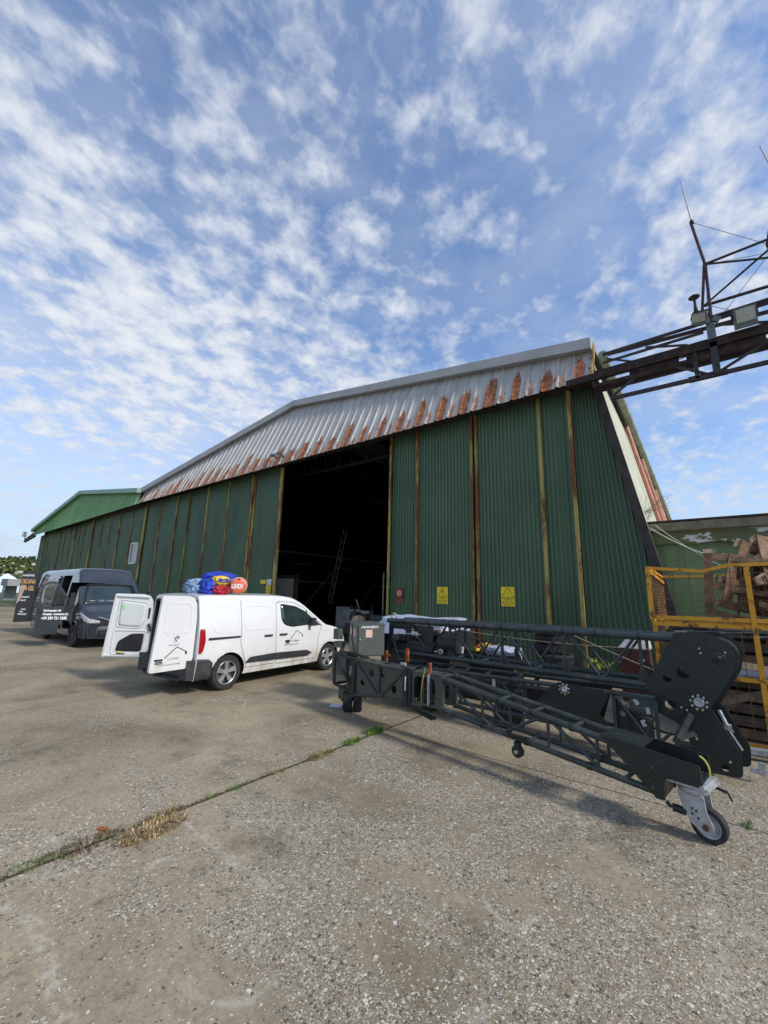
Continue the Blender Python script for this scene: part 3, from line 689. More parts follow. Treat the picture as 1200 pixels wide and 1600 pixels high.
A = empty('antenna_frame', (.75, 12.2, 8.3), 'tubular antenna frame standing on the gantry with wires', 'antenna frame'); o = A.location
def part(nm, m, segs, r, par=A, oo=None):
    g = MB()
    for p, q in segs: g.tube(p, q, r, 7)
    return g.build(nm, m, par, oo if oo is not None else par.location)
part('mast', 'm_mast', [((.83,12.0,8.35),(.88,12.0,10.40)), ((.88,12.0,10.40),(.72,12.0,11.80))], .034)
part('mast', 'm_mast', [((.68,12.0,8.9),(.70,12.0,9.2)), ((.70,12.0,9.2),(.86,12.0,10.42))], .032)
part('rail', 'm_darksteel', [((.88,12.0,10.42),(3.6,12.0,10.52))], .032)
part('rail', 'm_darksteel', [((.72,12.4,9.52),(3.6,12.4,9.45))], .040)
part('rail', 'm_darksteel', [((.80,12.0,8.90),(3.6,12.0,8.95))], .040)
part('brace', 'm_darksteel', [((.74,12.4,9.5),(2.9,12.2,10.9))], .026)
part('brace', 'm_darksteel', [((.92,12.0,10.4),(3.2,12.3,9.75))], .026)
part('post', 'm_mast', [((2.06,12.1,10.42),(2.22,12.1,9.5))], .035)
part('wire', 'm_black', [((.72,12.0,11.8),(2.06,12.1,10.42)), ((.92,12,10.4),(.80,12.2,9.3)), ((2.4,12.2,10.6),(1.0,12.2,8.9)), ((.8,12.2,9.4),(1.5,12,8.7)), ((2.9,12.2,10.2),(1.9,12.2,9.2)), ((.9,12,10.4),(3.4,12.2,9.9))], .006)
g = MB(); g.lathe([(0,.05),(.10,.03),(.13,0),(.10,-.03),(.03,-.05),(.03,-.2),(.05,-.42)], (.58, 12.2, 9.72), (0,0,1), 16); g.tube((.58,12.2,9.5),(.66,12.35,8.95),.03,7)
tag(g.build('dome_antenna', 'm_darksteel', origin=(.58,12.2,9.3)), 'small mushroom-shaped antenna at the foot of the left mast', 'antenna')
for (p, q, lb) in (((.74,12.0,11.78),(.64,12.0,13.16),'white whip antenna on top of the left mast'), ((2.42,12.0,11.9),(2.24,12.0,13.1),'white whip antenna at the very right edge above the frame')):
    E_ = empty('whip_antenna', p, lb, 'antenna', group='whip antennas on the frame'); part('whip', 'm_whip', [(p, q)], .016, E_)
    g = MB(); g.lathe([(0,-.06),(.05,-.05),(.05,.03),(.02,.08),(0,.08)], p, V3(q)-V3(p), 10); g.build('clamp', 'm_black', E_, p)
g = MB(); g.tube((2.06,12.1,10.42),(2.42,12.0,11.95),.03,7); g.build('mast', 'm_mast', A, o)
def flood(c, size, rx, ry, rz, label):
    E_ = empty('floodlight', c, label, 'floodlight', group='floodlights on the gantry'); R_ = Matrix.Rotation(rz, 3, 'Z') @ Matrix.Rotation(rx, 3, 'X') @ Matrix.Rotation(ry, 3, 'Y'); w, h, d = size
    g = MB(); g.box((0,0,0), (w, d, h), 0, R_)
    for i in range(7): g.box(R_@V3((-w/2+w*(i+.5)/7, d*.62, 0)), (.012, d*.4, h*.8), 0, R_)
    g.build('housing', 'm_lampbody', E_)
    g = MB(); g.box(R_@V3((0,-d/2-.006,h*.10)), (w*.84, .014, h*.66), 0, R_); g.build('lens', 'm_lampglass', E_)
    g = MB(); g.bar(R_@V3((-w/2-.02,0,0)), R_@V3((-w/2-.02,.10,h*.55)), .02, .05); g.bar(R_@V3((w/2+.02,0,0)), R_@V3((w/2+.02,.10,h*.55)), .02, .05); g.bar(R_@V3((-w/2-.02,.10,h*.55)), R_@V3((w/2+.02,.10,h*.55)), .05, .02); g.build('bracket', 'm_darksteel', E_)
    return E_
flood((.62, 11.8, 8.84), (.33, .28, .12), math.radians(32), math.radians(20), math.radians(-30), 'smaller tilted floodlight at the foot of the antenna mast')
flood((1.42, 11.75, 8.50), (.40, .46, .16), math.radians(24), math.radians(-3), math.radians(4), 'larger upright floodlight at the right end of the gantry')
g = MB(); g.box((.80, 11.95, 8.52), (.16, .12, .5)); g.box((.92, 11.9, 8.75), (.14, .1, .14), 0, Matrix.Rotation(.6, 3, 'Y')); tag(g.build('junction_box', 'm_lampbody', origin=(.8,12,8.3)), 'small grey junction box behind the smaller floodlight', 'junction box')

# ------------------------------------------------------------------ low building at the right
B = empty('low_building', (3.5, 14, 0), 'low flat-roofed annexe with mottled green plaster wall', 'building'); o = B.location
g = MB(); g.box((3.6, 17.5, 1.87), (9.4, 7, 3.74)); g.build('wall', 'm_plaster', B, o)
g = MB(); n = 60; vs = []
for i in range(n+1):
    x = lerp(-1.12, 8.4, i/n); dz = noise.noise(V3((x*1.3, 0, 3)))*.05
    vs += [(x, 13.86, 3.52+dz*2), (x, 13.86, 3.86), (x, 13.72, 3.88), (x, 13.72, 4.10+dz*.3), (x, 21, 4.12+dz*.3), (x, 21, 3.52)]
g.add(vs, [(6*i+j, 6*i+6+j, 6*i+6+(j+1) % 6, 6*i+(j+1) % 6) for i in range(n) for j in range(6)]); g.build('coping', 'm_coping', B, o)
g = MB(); g.box((3.6, 17.3, 4.15), (9.6, 7.1, .05)); g.build('roof_felt', 'm_darktrim', B, o)
def cable(pts_, r, nm, lb, m='m_palewhite'):
    g = MB(); g.path(pts_, r, 6); return tag(g.build(nm, m, origin=pts_[0]), lb, 'cable')
def sag(a, b, d, n=14): return [V3(a).lerp(V3(b), i/n)-V3((0,0,d*4*(i/n)*(1-i/n))) for i in range(n+1)]
cable(sag((-1.0,13.6,3.95),(1.8,13.6,2.9),.35), .012, 'cable', 'pale cable drooping in front of the green plaster wall')
cable(sag((-.9,13.65,4.05),(.9,13.7,2.6),.12), .008, 'cable', 'thinner straight pale cable crossing the green plaster wall')
g = MB(); r_ = random.Random(5)
for i in range(26):
    a = V3((-1.35+r_.uniform(-.1,.15), 14.2, 4.15)); g.path([a, a+V3((r_.uniform(0,.3),0,.35)), a+V3((r_.uniform(.1,.9),r_.uniform(-.2,.2),r_.uniform(.4,.9)))], .004, 4)
tag(g.build('dry_weed', 'm_straw', origin=(-1.3,14.2,4.15)), 'thin dry weed growing on the annexe roof edge', 'weed')
#PART2
# ================================================================== VEHICLES
def apply_bool(ob, cutters):
    for c in cutters:
        md = ob.modifiers.new('cut', 'BOOLEAN'); md.object = c; md.operation = 'DIFFERENCE'; md.solver = 'EXACT'; md.material_mode = 'TRANSFER'
    dg = bpy.context.evaluated_depsgraph_get(); dg.update()
    me = bpy.data.meshes.new_from_object(ob.evaluated_get(dg)); ob.modifiers.clear(); old = ob.data; ob.data = me; me.name = ob.name; bpy.data.meshes.remove(old)
    for c in cutters: d = c.data; bpy.data.objects.remove(c); bpy.data.meshes.remove(d)
    me.set_sharp_from_angle(angle=math.radians(32)); return ob
class Body:
    """lofted vehicle shell: x forward, y left, z up, rear axle at x=0"""
    def __init__(s, x0, x1, top, half, zb, rc, crown=.03): s.x0, s.x1, s.top, s.half, s.zb, s.rc, s.crown = x0, x1, top, half, zb, rc, crown
    def w(s, x, z): return s.half(x, z)
    def section(s, x):
        zt = sinterp(s.top, x); rc = min(s.rc(x), (zt-s.zb)*.5); zs = zt-rc; pts = []
        for i in range(15): z = lerp(s.zb, zs, i/14); pts.append((s.w(x, z), z))
        w0 = s.w(x, zs)
        for i in range(1, 7): a = PI/2*i/6; pts.append((w0-rc*1.0*(1-math.cos(a)), zs+rc*math.sin(a)))
        y0, z0 = pts[-1]
        for i in range(1, 6): q = 1-i/5; pts.append((y0*q, z0+s.crown*(1-q*q)))
        return pts
    def mesh(s, name, mats, parent, step=.05):
        n = int((s.x1-s.x0)/step); g = MB(); rows = []
        for i in range(n+1):
            x = lerp(s.x0, s.x1, i/n); sec = s.section(x)
            rows.append([(x, y, z) for y, z in sec] + [(x, -y, z) for y, z in reversed(sec[:-1])])
        m = len(rows[0]); vs = [p for r in rows for p in r]
        g.add(vs, [(i*m+j, (i+1)*m+j, (i+1)*m+j+1, i*m+j+1) for i in range(n) for j in range(m-1)] + [(i*m+m-1, (i+1)*m+m-1, (i+1)*m, i*m) for i in range(n)], 0, True)
        g.add(rows[0], [tuple(range(m))]); g.add(rows[-1], [tuple(range(m))])
        ob = g.build(name, mats, parent)
        bm = bmesh.new(); bm.from_mesh(ob.data); bmesh.ops.remove_doubles(bm, verts=bm.verts, dist=.0004); bmesh.ops.recalc_face_normals(bm, faces=bm.faces); bm.to_mesh(ob.data); bm.free()
        return ob
    def sp(s, side, x, z, off=.004):       # a point on the flank
        return V3((x, side*(s.w(x, z)+off), z))
    def tp(s, x, y, off=.004):              # a point on top/bonnet/windscreen
        sec = s.section(x); y_ = abs(y); pts = sec[15:]
        for (ya, za), (yb, zb_) in zip(pts[:-1], pts[1:]):
            if yb <= y_ <= ya: return V3((x, y, za+(zb_-za)*((ya-y_)/(ya-yb+1e-9))+off))
        return V3((x, y, pts[0][1]+off))
def densify(poly, d=.05):
    out = []
    for i in range(len(poly)):
        a, b = V3((*poly[i], 0)), V3((*poly[(i+1) % len(poly)], 0)); n = max(1, int((b-a).length/d))
        for k in range(n): q = a.lerp(b, k/n); out.append((q.x, q.y))
    return out
def rounded(poly, r, n=4):
    out = []; N_ = len(poly)
    for i in range(N_):
        p = V3((*poly[i], 0)); a = V3((*poly[i-1], 0))-p; b = V3((*poly[(i+1) % N_], 0))-p
        rr = min(r, a.length*.45, b.length*.45); pa = p+a.normalized()*rr; pb = p+b.normalized()*rr
        for k in range(n+1): t = k/n; q = pa*(1-t)**2+p*2*t*(1-t)+pb*t*t; out.append((q.x, q.y))
    return out
def patch(g, poly, fn, mi=0, rings=5, off=.004, th=.012):
    """piece of surface inside a star-shaped outline, laid on fn(u,v,off); rim goes down into the body"""
    P = densify(poly); cx = sum(p[0] for p in P)/len(P); cy = sum(p[1] for p in P)/len(P); n = len(P); vs = [fn(cx, cy, off)]; 
    for k in range(1, rings+1):
        t = k/rings; vs += [fn(cx+(p[0]-cx)*t, cy+(p[1]-cy)*t, off) for p in P]
    vs += [fn(p[0], p[1], off-th) for p in P]
    fs = [(0, 1+i, 1+(i+1) % n) for i in range(n)]
    for k in range(rings): 
        a = 1+k*n; fs += [(a+i, a+n+i, a+n+(i+1) % n, a+(i+1) % n) for i in range(n)]
    g.add(vs, fs, mi, True); return g
def groove(g, line, fn, w=.009, mi=0, off=.002, closed=False):
    pts = densify(line, .06); 
    if not closed: 
        k = [i for i, p in enumerate(pts) if abs(p[0]-line[-1][0])+abs(p[1]-line[-1][1]) < 1e-6]; pts = pts[:k[0]+1] if k else pts
    q = [fn(*p, off) for p in pts]
    if closed: q.append(q[0])
    for a, b in zip(q[:-1], q[1:]): 
        if (b-a).length > 1e-4: g.tube(a, b, w/2, 5, mi, cap=False)
def wheel(parent, c, side, R=.33, wd=.2, steer=0, rim=True, alloy=True):
    Wh = bpy.data.objects.new('wheel', None); COL.objects.link(Wh); Wh.parent = parent; Wh.location = c; Wh.rotation_euler = (0, 0, steer); s_ = side
    g = MB(); h = wd/2
    prof = [(R*.66,-h*.9),(R*.80,-h),(R*.93,-h*.96),(R*.985,-h*.7),(R,-h*.35),(R,h*.35),(R*.985,h*.7),(R*.93,h*.96),(R*.80,h),(R*.66,h*.9),(R*.64,0),(R*.66,-h*.9)]
    g.lathe([(r, q*s_) for r, q in prof], (0,0,0), (0,1,0), 48)
    for k in range(60):
        a = 2*PI*k/60; g.box((R*1.0*math.cos(a), 0, R*1.0*math.sin(a)), (.006, wd*.8, .012), 0, Matrix.Rotation(-a, 3, 'Y'))
    g.build('tyre', 'm_rubber', Wh, sharp=50)
    g = MB(); f = h*.85*s_
    if alloy:
        g.lathe([(R*.66, f), (R*.62, f*.9), (R*.61, f*.2), (R*.2, f*.15), (0, f*.15)], (0,0,0), (0,1,0), 40, 1)
        g.lathe([(R*.67, f*.99), (R*.645, f*1.06), (R*.61, f*.95)], (0,0,0), (0,1,0), 40, 0)
        g.lathe([(R*.17, f*.3), (R*.17, f*.82), (R*.12, f*.9), (0, f*.9)], (0,0,0), (0,1,0), 20, 0)
        for k in range(5):
            a = 2*PI*k/5+.3; u = V3((math.cos(a), 0, math.sin(a))); v_ = V3((-math.sin(a), 0, math.cos(a)))
            A_ = [u*R*.12+v_*R*.085, u*R*.12-v_*R*.085, u*R*.63-v_*R*.15, u*R*.63+v_*R*.15]
            y1 = V3((0, f*.82, 0)); y0 = V3((0, f*.35, 0)); y2 = V3((0, f*.93, 0))
            g.add([A_[0]+y1, A_[1]+y1, A_[2]+y2, A_[3]+y2, A_[0]+y0, A_[1]+y0, A_[2]+y0, A_[3]+y0], [(0,1,2,3),(0,4,5,1),(1,5,6,2),(2,6,7,3),(3,7,4,0)], 0)
            g.tube(u*R*.13*.9+v_*R*.10+V3((0,f*.8,0)), u*R*.13*.9+v_*R*.10+V3((0,f*.92,0)), .008, 6, 1)
    else:
        g.lathe([(R*.67, f), (R*.62, f*.6), (R*.45, f*.1), (R*.30, f*.5), (R*.26, f*.95), (0, f*.95)], (0,0,0), (0,1,0), 30, 1)
    g.build('rim', ['m_rim' if alloy else 'm_plastic', 'm_plastic'], Wh, sharp=35)
    return Wh

# ---------- white panel van (heads into the hangar; its right flank faces the camera)
def white_van():
    R_ = empty('panel_van', (-8.56, 4.90, 0), 'white panel van with both rear doors open and bags on its roof', 'van', math.radians(93.4)); hw = .925
    def half(x, z):
        f = 1.0
        if x > 3.0: f -= .20*((x-3.0)/.82)**2.2
        if x < -.55: f -= .035*((-.55-x)/.3)**2
        if z > 1.12: f -= .150*((z-1.12)/.65)**1.25
        if z < .55: f -= .05*((.55-z)/.3)**1.5
        if .55 <= z <= 1.12: f += .006*math.sin((z-.55)/.57*PI)
        for xa in (0, 2.975):         # flared arches
            d = math.hypot(x-xa, z-.33)
            if .36 < d < .62 and z > .3: f += .018*math.cos((d-.38)/.24*PI/2) if d > .38 else .018
        return hw*f
    top = [(-.70,1.80),(-.5,1.825),(.2,1.84),(1.4,1.84),(1.75,1.80),(2.05,1.66),(2.72,1.21),(2.85,1.14),(3.2,1.08),(3.55,.99),(3.72,.90),(3.82,.70)]
    B_ = Body(-.70, 3.84, top, half, .26, lambda x: interp([(1.6,.12),(2.0,.07),(2.7,.06),(3.2,.10),(3.8,.14)], x), .035)
    body = B_.mesh('body', ['m_white', 'm_plastic'], R_)
    cut = []
    for xa in (0, 2.975):
        for sd_ in (-1, 1):
            g = MB(); g.tube((xa, sd_*.60, .33), (xa, sd_*1.2, .33), .385, 40); cut.append(g.build('cut', 'm_black'))
            cut[-1].parent = R_
    g = MB(); g.box((.30, 0, 1.06), (2.4, 1.46, 1.30)); c_ = g.build('cut', 'm_inside'); c_.parent = R_; cut.append(c_)
    g = MB(); g.box((1.9, 0, 1.02), (.7, 1.50, 1.0)); c_ = g.build('cut', 'm_inside'); c_.parent = R_
    bpy.data.objects.remove(c_)
    apply_bool(body, cut)
    f = lambda x, z, off=.004: B_.sp(-1, x, z, off)
    fl = lambda x, z, off=.004: B_.sp(1, x, z, off)
    # window, cab door details on the right flank (and a plain left flank)
    for fn in (f, fl):
        g = MB(); patch(g, rounded([(1.32,1.66),(1.80,1.60),(2.10,1.48),(2.40,1.27),(2.46,1.17),(1.66,1.13),(1.42,1.18),(1.32,1.30)], .07), fn, 0, off=.003); g.build('side_window', 'm_glass_dark', R_)
        g = MB(); patch(g, rounded([(2.46,1.245),(2.62,1.14),(2.40,1.125),(2.20,1.14),(2.31,1.33)], .03), fn, 0, off=.006); g.build('mirror_triangle', 'm_plastic', R_)
        g = MB(); groove(g, [(2.13,1.50),(2.22,1.14)], fn, .03, off=.006); g.build('window_bar', 'm_plastic', R_)
        g = MB()
        groove(g, rounded([(1.20,1.70),(1.16,1.2),(1.20,.42),(1.27,.36),(2.50,.36),(2.56,.9),(2.66,1.12)], .05)+[(2.66,1.12)], fn, .010)
        groove(g, rounded([(1.20,1.71),(1.75,1.69),(2.1,1.54),(2.66,1.13)], .1)+[(2.66,1.13)], fn, .010)
        groove(g, [(.24,1.72),(.24,.86)], fn, .010); groove(g, [(.24,.86),(.42,.38),(1.16,.38)], fn, .010)
        groove(g, [(-.48,1.0),(.24,1.0)], fn, .008)
        g.build('panel_gap', 'm_gap', R_)
        g = MB()
        patch(g, rounded([(-.42,1.585),(.16,1.585),(.16,1.10),(-.30,1.10),(-.42,1.22)], .12), fn, 0, off=-.004); g.build('pressed_panel', 'm_white', R_)
        g = MB(); groove(g, rounded([(-.44,1.60),(.17,1.60),(.17,1.09),(-.30,1.09),(-.44,1.2)], .13), fn, .016, off=-.003, closed=True)
        groove(g, rounded([(.30,1.60),(1.08,1.60),(1.10,1.3),(1.06,1.12),(.30,1.12)], .12), fn, .016, off=-.003, closed=True); g.build('pressing_rim', 'm_white', R_, sharp=60)
        g = MB(); patch(g, [(-.50,.975),(.22,.985),(.22,1.02),(-.50,1.02)], fn, 0, off=.010); g.build('slide_rail', 'm_plastic', R_)
        g = MB(); patch(g, rounded([(.38,.475),(.50,.575),(1.16,.60),(1.16,.455)], .03), fn, 0, off=.022, th=.03); patch(g, rounded([(1.175,.60),(2.16,.575),(2.34,.50),(2.20,.44),(1.175,.455)], .03), fn, 0, off=.022, th=.03); g.build('side_moulding', 'm_plastic', R_, sharp=40)
        for xx in (.95, 1.38):
            g = MB(); patch(g, rounded([(xx-.11,.965),(xx+.11,.965),(xx+.11,1.0),(xx-.11,1.0)], .015), fn, 0, off=.03, th=.035); g.build('door_handle', 'm_plastic' if fn is f else 'm_white', R_, sharp=40)
        sgn = -1 if fn is f else 1
        g = MB(); g.box((2.22, sgn*1.0, 1.24), (.10, .20, .17)); g.bar((2.36, sgn*.86, 1.17), (2.24, sgn*.98, 1.18), .05); g.build('wing_mirror', 'm_plastic', R_)
        g = MB(); patch(g, [(-.69,.262),(-.385,.262),(-.385,.56),(-.47,.63),(-.69,.65)], fn, 0, off=.03, th=.04); g.build('bumper_corner', 'm_dirtyplastic', R_)
        g = MB(); patch(g, rounded([(3.58,.62),(3.82,.62),(3.82,.32),(3.40,.32)], .04), fn, 0, off=.015); g.build('front_bumper', 'm_plastic', R_)
        g = MB(); patch(g, rounded([(3.38,.97),(3.52,.95),(3.70,.80),(3.52,.80)], .02), fn, 0, off=.006); g.build('headlight', 'm_lens', R_)
        g = MB(); patch(g, rounded([(-.69,1.19),(-.60,1.19),(-.57,.97),(-.60,.80),(-.64,.74),(-.69,.76)], .03), fn, 0, off=.022, th=.04); g.build('tail_light', 'm_red_lamp', R_, sharp=40)
    g = MB(); g.box((-.77, 0, .46), (.16, 1.76, .34)); g.box((-.74, 0, .64), (.12, 1.3, .05)); g.box((-.70, 0, .30), (.3, 1.3, .1))
    g.tube((-.7,0,.30),(-.96,0,.30),.03); g.tube((-.96,0,.28),(-.96,0,.38),.03); g.lathe([(0,.04),(.03,.025),(.04,0),(.03,-.03),(0,-.04)], (-.96,0,.41), (0,0,1), 12)
    g.build('rear_bumper', 'm_dirtyplastic', R_)
    g = MB()      # dark door-frame seal round the opening
    for p, q in (((-.705,-.76,.42),(-.705,-.72,1.70)), ((-.705,.76,.42),(-.705,.72,1.70)), ((-.705,-.72,1.70),(-.705,.72,1.70))): g.bar(p, q, .03, .05)
    g.build('door_seal', 'm_black', R_)
    g = MB(); ws = rounded([(1.86,-.60),(2.70,-.72),(2.70,.72),(1.86,.60)], .06); patch(g, ws, lambda x, y, off=.004: B_.tp(x, y, off)); g.build('windscreen', 'm_glass_dark', R_)
    for xa in (0, 2.975):
        for sd_ in (-1, 1): wheel(R_, (xa, sd_*(.80), .33), sd_, .335, .205)
    g = MB()
    for xa in (0, 2.975): g.bar((xa, -.7, .33), (xa, .7, .33), .09)
    g.box((1.45, 0, .27), (3.4, 1.1, .1)); g.build('underbody', 'm_black', R_)
    # cargo seen inside
    g = MB(); g.box((-.45, .45, .70), (.35, .40, .5)); g.box((-.55, .35, 1.05), (.2, .16, .3)); g.build('cargo_crate', 'm_brown', R_)
    # rear doors: curved leaves, hinge at the body corner
    def door(nm, hy, ang, sgn, label):
        D = bpy.data.objects.new(nm, None); COL.objects.link(D); D.parent = R_; D.location = (-.73, hy, 0); D.rotation_euler = (0, 0, ang); D['label'] = label
        # local: u along +x from hinge to free edge, outer face towards y = sgn
        hgt = lambda u: 1.80-.16*max(0, (.16-u)/.16)**2
        ub, ut = (.80, .71) if sgn == 1 else (.90, .80)
        out = [(0,.66),(.05,.56),(.12,.50),(ub,.50),(ut,1.80),(.22,1.80),(.10,1.77),(.03,1.66),(0,1.40)]
        out = rounded(out, .04)
        bul = lambda u, v: .035*math.sin(min(1, max(0, u/.8))*PI*.5)
        g = MB(); patch(g, out, lambda u, v, off: V3((u, sgn*(.0+off), v)), 0, off=.03, th=.055); patch(g, out, lambda u, v, off: V3((u, sgn*(-.025), v)), 0)
        g.build('door_skin', 'm_white', D, sharp=40)
        fo = lambda u, v, off: V3((u, sgn*(.03+off), v)); fi = lambda u, v, off: V3((u, -sgn*(.025+off), v))
        g = MB(); groove(g, rounded([(.14,1.66),(.62,1.66),(.64,1.14),(.12,1.14)], .1), fo, .014, closed=True, off=0); g.build('pressing', 'm_white_in', D, sharp=60)
        # inner face
        g = MB()
        for lst in ([(.10,1.62),(.68,1.68),(.68,1.12),(.20,1.10),(.12,1.25)], [(.05,1.05),(.72,1.05),(.72,.58),(.12,.58)]):
            groove(g, rounded(lst, .07), fi, .022, closed=True, off=.004)
        g.bar(fi(ub-.04,.52,.01), fi(ut-.04,1.78,.01), .05, .03, up=(0,1,0)); g.bar(fi(.08,1.74,.01), fi(ut-.03,1.76,.01), .05, .025, up=(0,0,1)); g.bar(fi(.08,.55,.01), fi(ub-.03,.55,.01), .05, .025)
        g.build('inner_frame', 'm_white_in', D, sharp=60)
        g = MB(); patch(g, rounded([(.12,1.60),(.66,1.66),(.66,1.14),(.21,1.12),(.14,1.24)], .06), fi, 0, off=.003); g.build('inner_panel', 'm_white_in', D)
        g = MB(); patch(g, rounded([(.10,1.0),(.36,.99),(.60,.84),(.64,.64),(.13,.64)], .05), fi, 0, off=.012, th=.02); g.build('inner_trim', 'm_black', D)
        g = MB(); patch(g, rounded([(.035,1.52),(.075,1.52),(.07,1.30),(.045,1.30)], .01), fi, 0, off=.012); patch(g, [(.44,.60),(.60,.60),(.60,.58),(.44,.58)], fi, 0, off=.02); g.tube(fi(.03,1.2,.02), fi(-.02,1.05,.03), .025); g.build('latch', 'm_black', D)
        g = MB(); g.bar(fi(.02,.62,.02), fi(-.10,.60,-.12), .03); g.build('check_strap', 'm_plastic', D)
        return D, fo, fi
    Dr, fo, fi = door('rear_door', -.80, math.radians(180+3), 1, 'open right rear door showing its outside with a house drawing')
    g = MB()   # house-shaped line drawing with an arm, and small shapes at its foot
    def ln(p, q, r): g.tube(fo(*p, .003), fo(*q, .003), r, 5)
    bx = .56; ln((bx,.72), (bx-.22,.90), .008); ln((bx-.22,.90), (bx-.40,.81), .006)
    g.box(fo(bx-.41,.785,.003), (.035, .008, .05)); g.box(fo(bx+.10,.70,.003), (.15, .008, .03)); g.box(fo(bx+.09,.665,.003), (.13, .008, .018)); g.box(fo(bx+.09,.64,.003), (.15, .008, .012)); g.build('emblem', 'm_text_black', Dr)
    g = MB(); cx, cz = .36, 1.03      # small standing-lion emblem
    for p, q, r in (((cx-.0,cz+.06),(cx+.035,cz+.035),.009), ((cx+.035,cz+.035),(cx+.045,cz+.06),.008), ((cx+.0,cz+.06),(cx-.03,cz+.01),.012), ((cx-.03,cz+.01),(cx-.045,cz-.05),.007), ((cx-.02,cz+.0),(cx+.01,cz-.04),.007), ((cx+.0,cz+.03),(cx+.045,cz+.01),.006), ((cx-.03,cz),(cx-.06,cz+.05),.005)):
        g.tube(fo(cx*2-p[0],p[1],.003), fo(cx*2-q[0],q[1],.003), r, 6)
    g.build('emblem', 'm_text_grey', Dr)
    text('PEUGEOT', .032, fo(.50, .925, .002), (-1,0,0), (0,0,1), 'm_text_grey', 'lettering', Dr, sx=1.5)
    text('La Casula', .055, fo(.50, .69, .002), (-1,0,0), (0,0,1), 'm_text_grey', 'lettering', Dr, shear=.3)
    text('COSTRUZIONI E RISTRUTTURAZIONI', .026, fo(.68, .60, .002), (-1,0,0), (0,0,1), 'm_text_grey', 'lettering', Dr)
    Dl, fo2, fi2 = door('rear_door', .80, math.radians(180-52), -1, 'open left rear door showing its inside with black trim')
    g = MB(); patch(g, rounded([(.56,1.58),(.62,1.58),(.62,1.48),(.56,1.48)], .01), fi2, 0, off=.006); g.build('green_sticker', 'm_green_sticker', Dl)
    g = MB(); patch(g, [(.52,.64),(.60,.64),(.60,.60),(.52,.60)], fi2, 0, off=.016); g.build('yellow_sticker', 'm_yellow_sticker', Dl)
    g = MB()
    bx = 1.62
    def ln(p, q, r): g.tube(f(*p, .003), f(*q, .003), r, 5)
    ln((bx,.86), (bx+.17,1.05), .008); ln((bx+.17,1.05), (bx+.36,.95), .006); g.tube(f(bx+.37,.94,.003), f(bx+.37,.90,.003), .016, 6); ln((bx-.17,.83),(bx-.02,.83),.018); ln((bx-.14,.80),(bx-.04,.80),.012); ln((bx-.17,.775),(bx-.02,.775),.008); g.build('emblem', 'm_text_black', R_)
    text('La Casula', .06, f(1.64, .80, .006), (1,0,0), (0,0,1), 'm_text_grey', 'lettering', R_, shear=.3)
    text('COSTRUZIONI E RISTRUTTURAZIONI', .026, f(1.42, .73, .006), (1,0,0), (0,0,1), 'm_text_grey', 'lettering', R_)
    return R_, B_
WV, WB = white_van()

def blob(g, c, r, seed, amp=.25, mi=0, n=28, sq=2.6, folds=3.0):
    c = V3(c); vs = []
    for i in range(n+1):
        th = PI*i/n
        for j in range(2*n):
            ph = PI*j/n; d = V3((math.sin(th)*math.cos(ph), math.sin(th)*math.sin(ph), math.cos(th)))
            k = (abs(d.x)**sq+abs(d.y)**sq+abs(d.z)**sq)**(-1/sq)
            q = V3((d.x*folds, d.y*folds, d.z*folds*1.3))+V3((seed, seed*2, 0))
            rr = k*(1+amp*(abs(noise.noise(q))*-2+.4)+amp*.4*noise.noise(q*2.7))
            vs.append(c+V3((d.x*r[0]*rr, d.y*r[1]*rr, d.z*r[2]*rr)))
    m = 2*n; g.add(vs, [(i*m+j, (i+1)*m+j, (i+1)*m+(j+1) % m, i*m+(j+1) % m) for i in range(n) for j in range(m)], mi, True)
def bag(nm, c, r, seed, m, label, cat, amp=.25, grp='bags on the white van roof'):
    g = MB(); blob(g, c, r, seed, amp); o_ = g.build(nm, m, origin=(c[0], c[1], c[2]-r[2])); return tag(o_, label, cat, grp)
bag('cloth_bundle', (-8.35, 4.52, 1.98), (.20, .23, .15), 1, 'm_palecloth', 'crumpled pale blue cloth bundle at the rear end of the van roof', 'cloth', .45)
bag('bag', (-8.10, 4.60, 1.98), (.20, .16, .16), 5, 'm_blue', 'dark blue bag next to the pale blue cloth on the van roof', 'bag', .3)
bag('bag', (-8.25, 4.95, 2.12), (.26, .36, .19), 9, 'm_blue', 'bright blue bag lying on top of the roof pile behind the orange disc', 'bag', .25)
bag('bag', (-8.02, 4.80, 1.93), (.18, .20, .11), 12, 'm_redcloth', 'crumpled red bag under the yellow strapped bag', 'bag', .35)
bag('bag', (-7.99, 4.80, 2.11), (.15, .17, .10), 15, 'm_yellowcloth', 'yellow strapped bag between the blue bags', 'bag', .3)
g = MB()
for dz in (-.01, .035): g.path([V3((-7.83+.0, 4.66+i*.045, 2.11+dz+.012*math.sin(i*2))) for i in range(7)], .012, 5)
tag(g.build('strap', 'm_blue', origin=(-7.83,4.8,2.1)), 'dark straps across the yellow bag on the van roof', 'strap')
E_ = empty('round_float', (-7.88, 5.17, 1.84), 'round orange disc with white lettering LEIDI at the front of the roof pile', 'disc', math.radians(0))
U_ = V3((.60, .80, 0)).normalized(); N_ = V3((.80, -.60, 0))
g = MB(); g.lathe([(0,.05),(.12,.05),(.165,.03),(.175,0),(.165,-.03),(.12,-.05),(0,-.05)], (0,0,.19), N_, 36); g.build('disc', 'm_redsign', E_)
g = MB(); g.lathe([(.165,.034),(.176,.02),(.18,0),(.176,-.02)], (0,0,.19), N_, 36); g.build('rim', 'm_label_peach', E_)
g = MB(); g.tube((0,0,.325), V3((0,0,.325))+N_*.056, .018, 10); g.build('hole', 'm_black', E_)
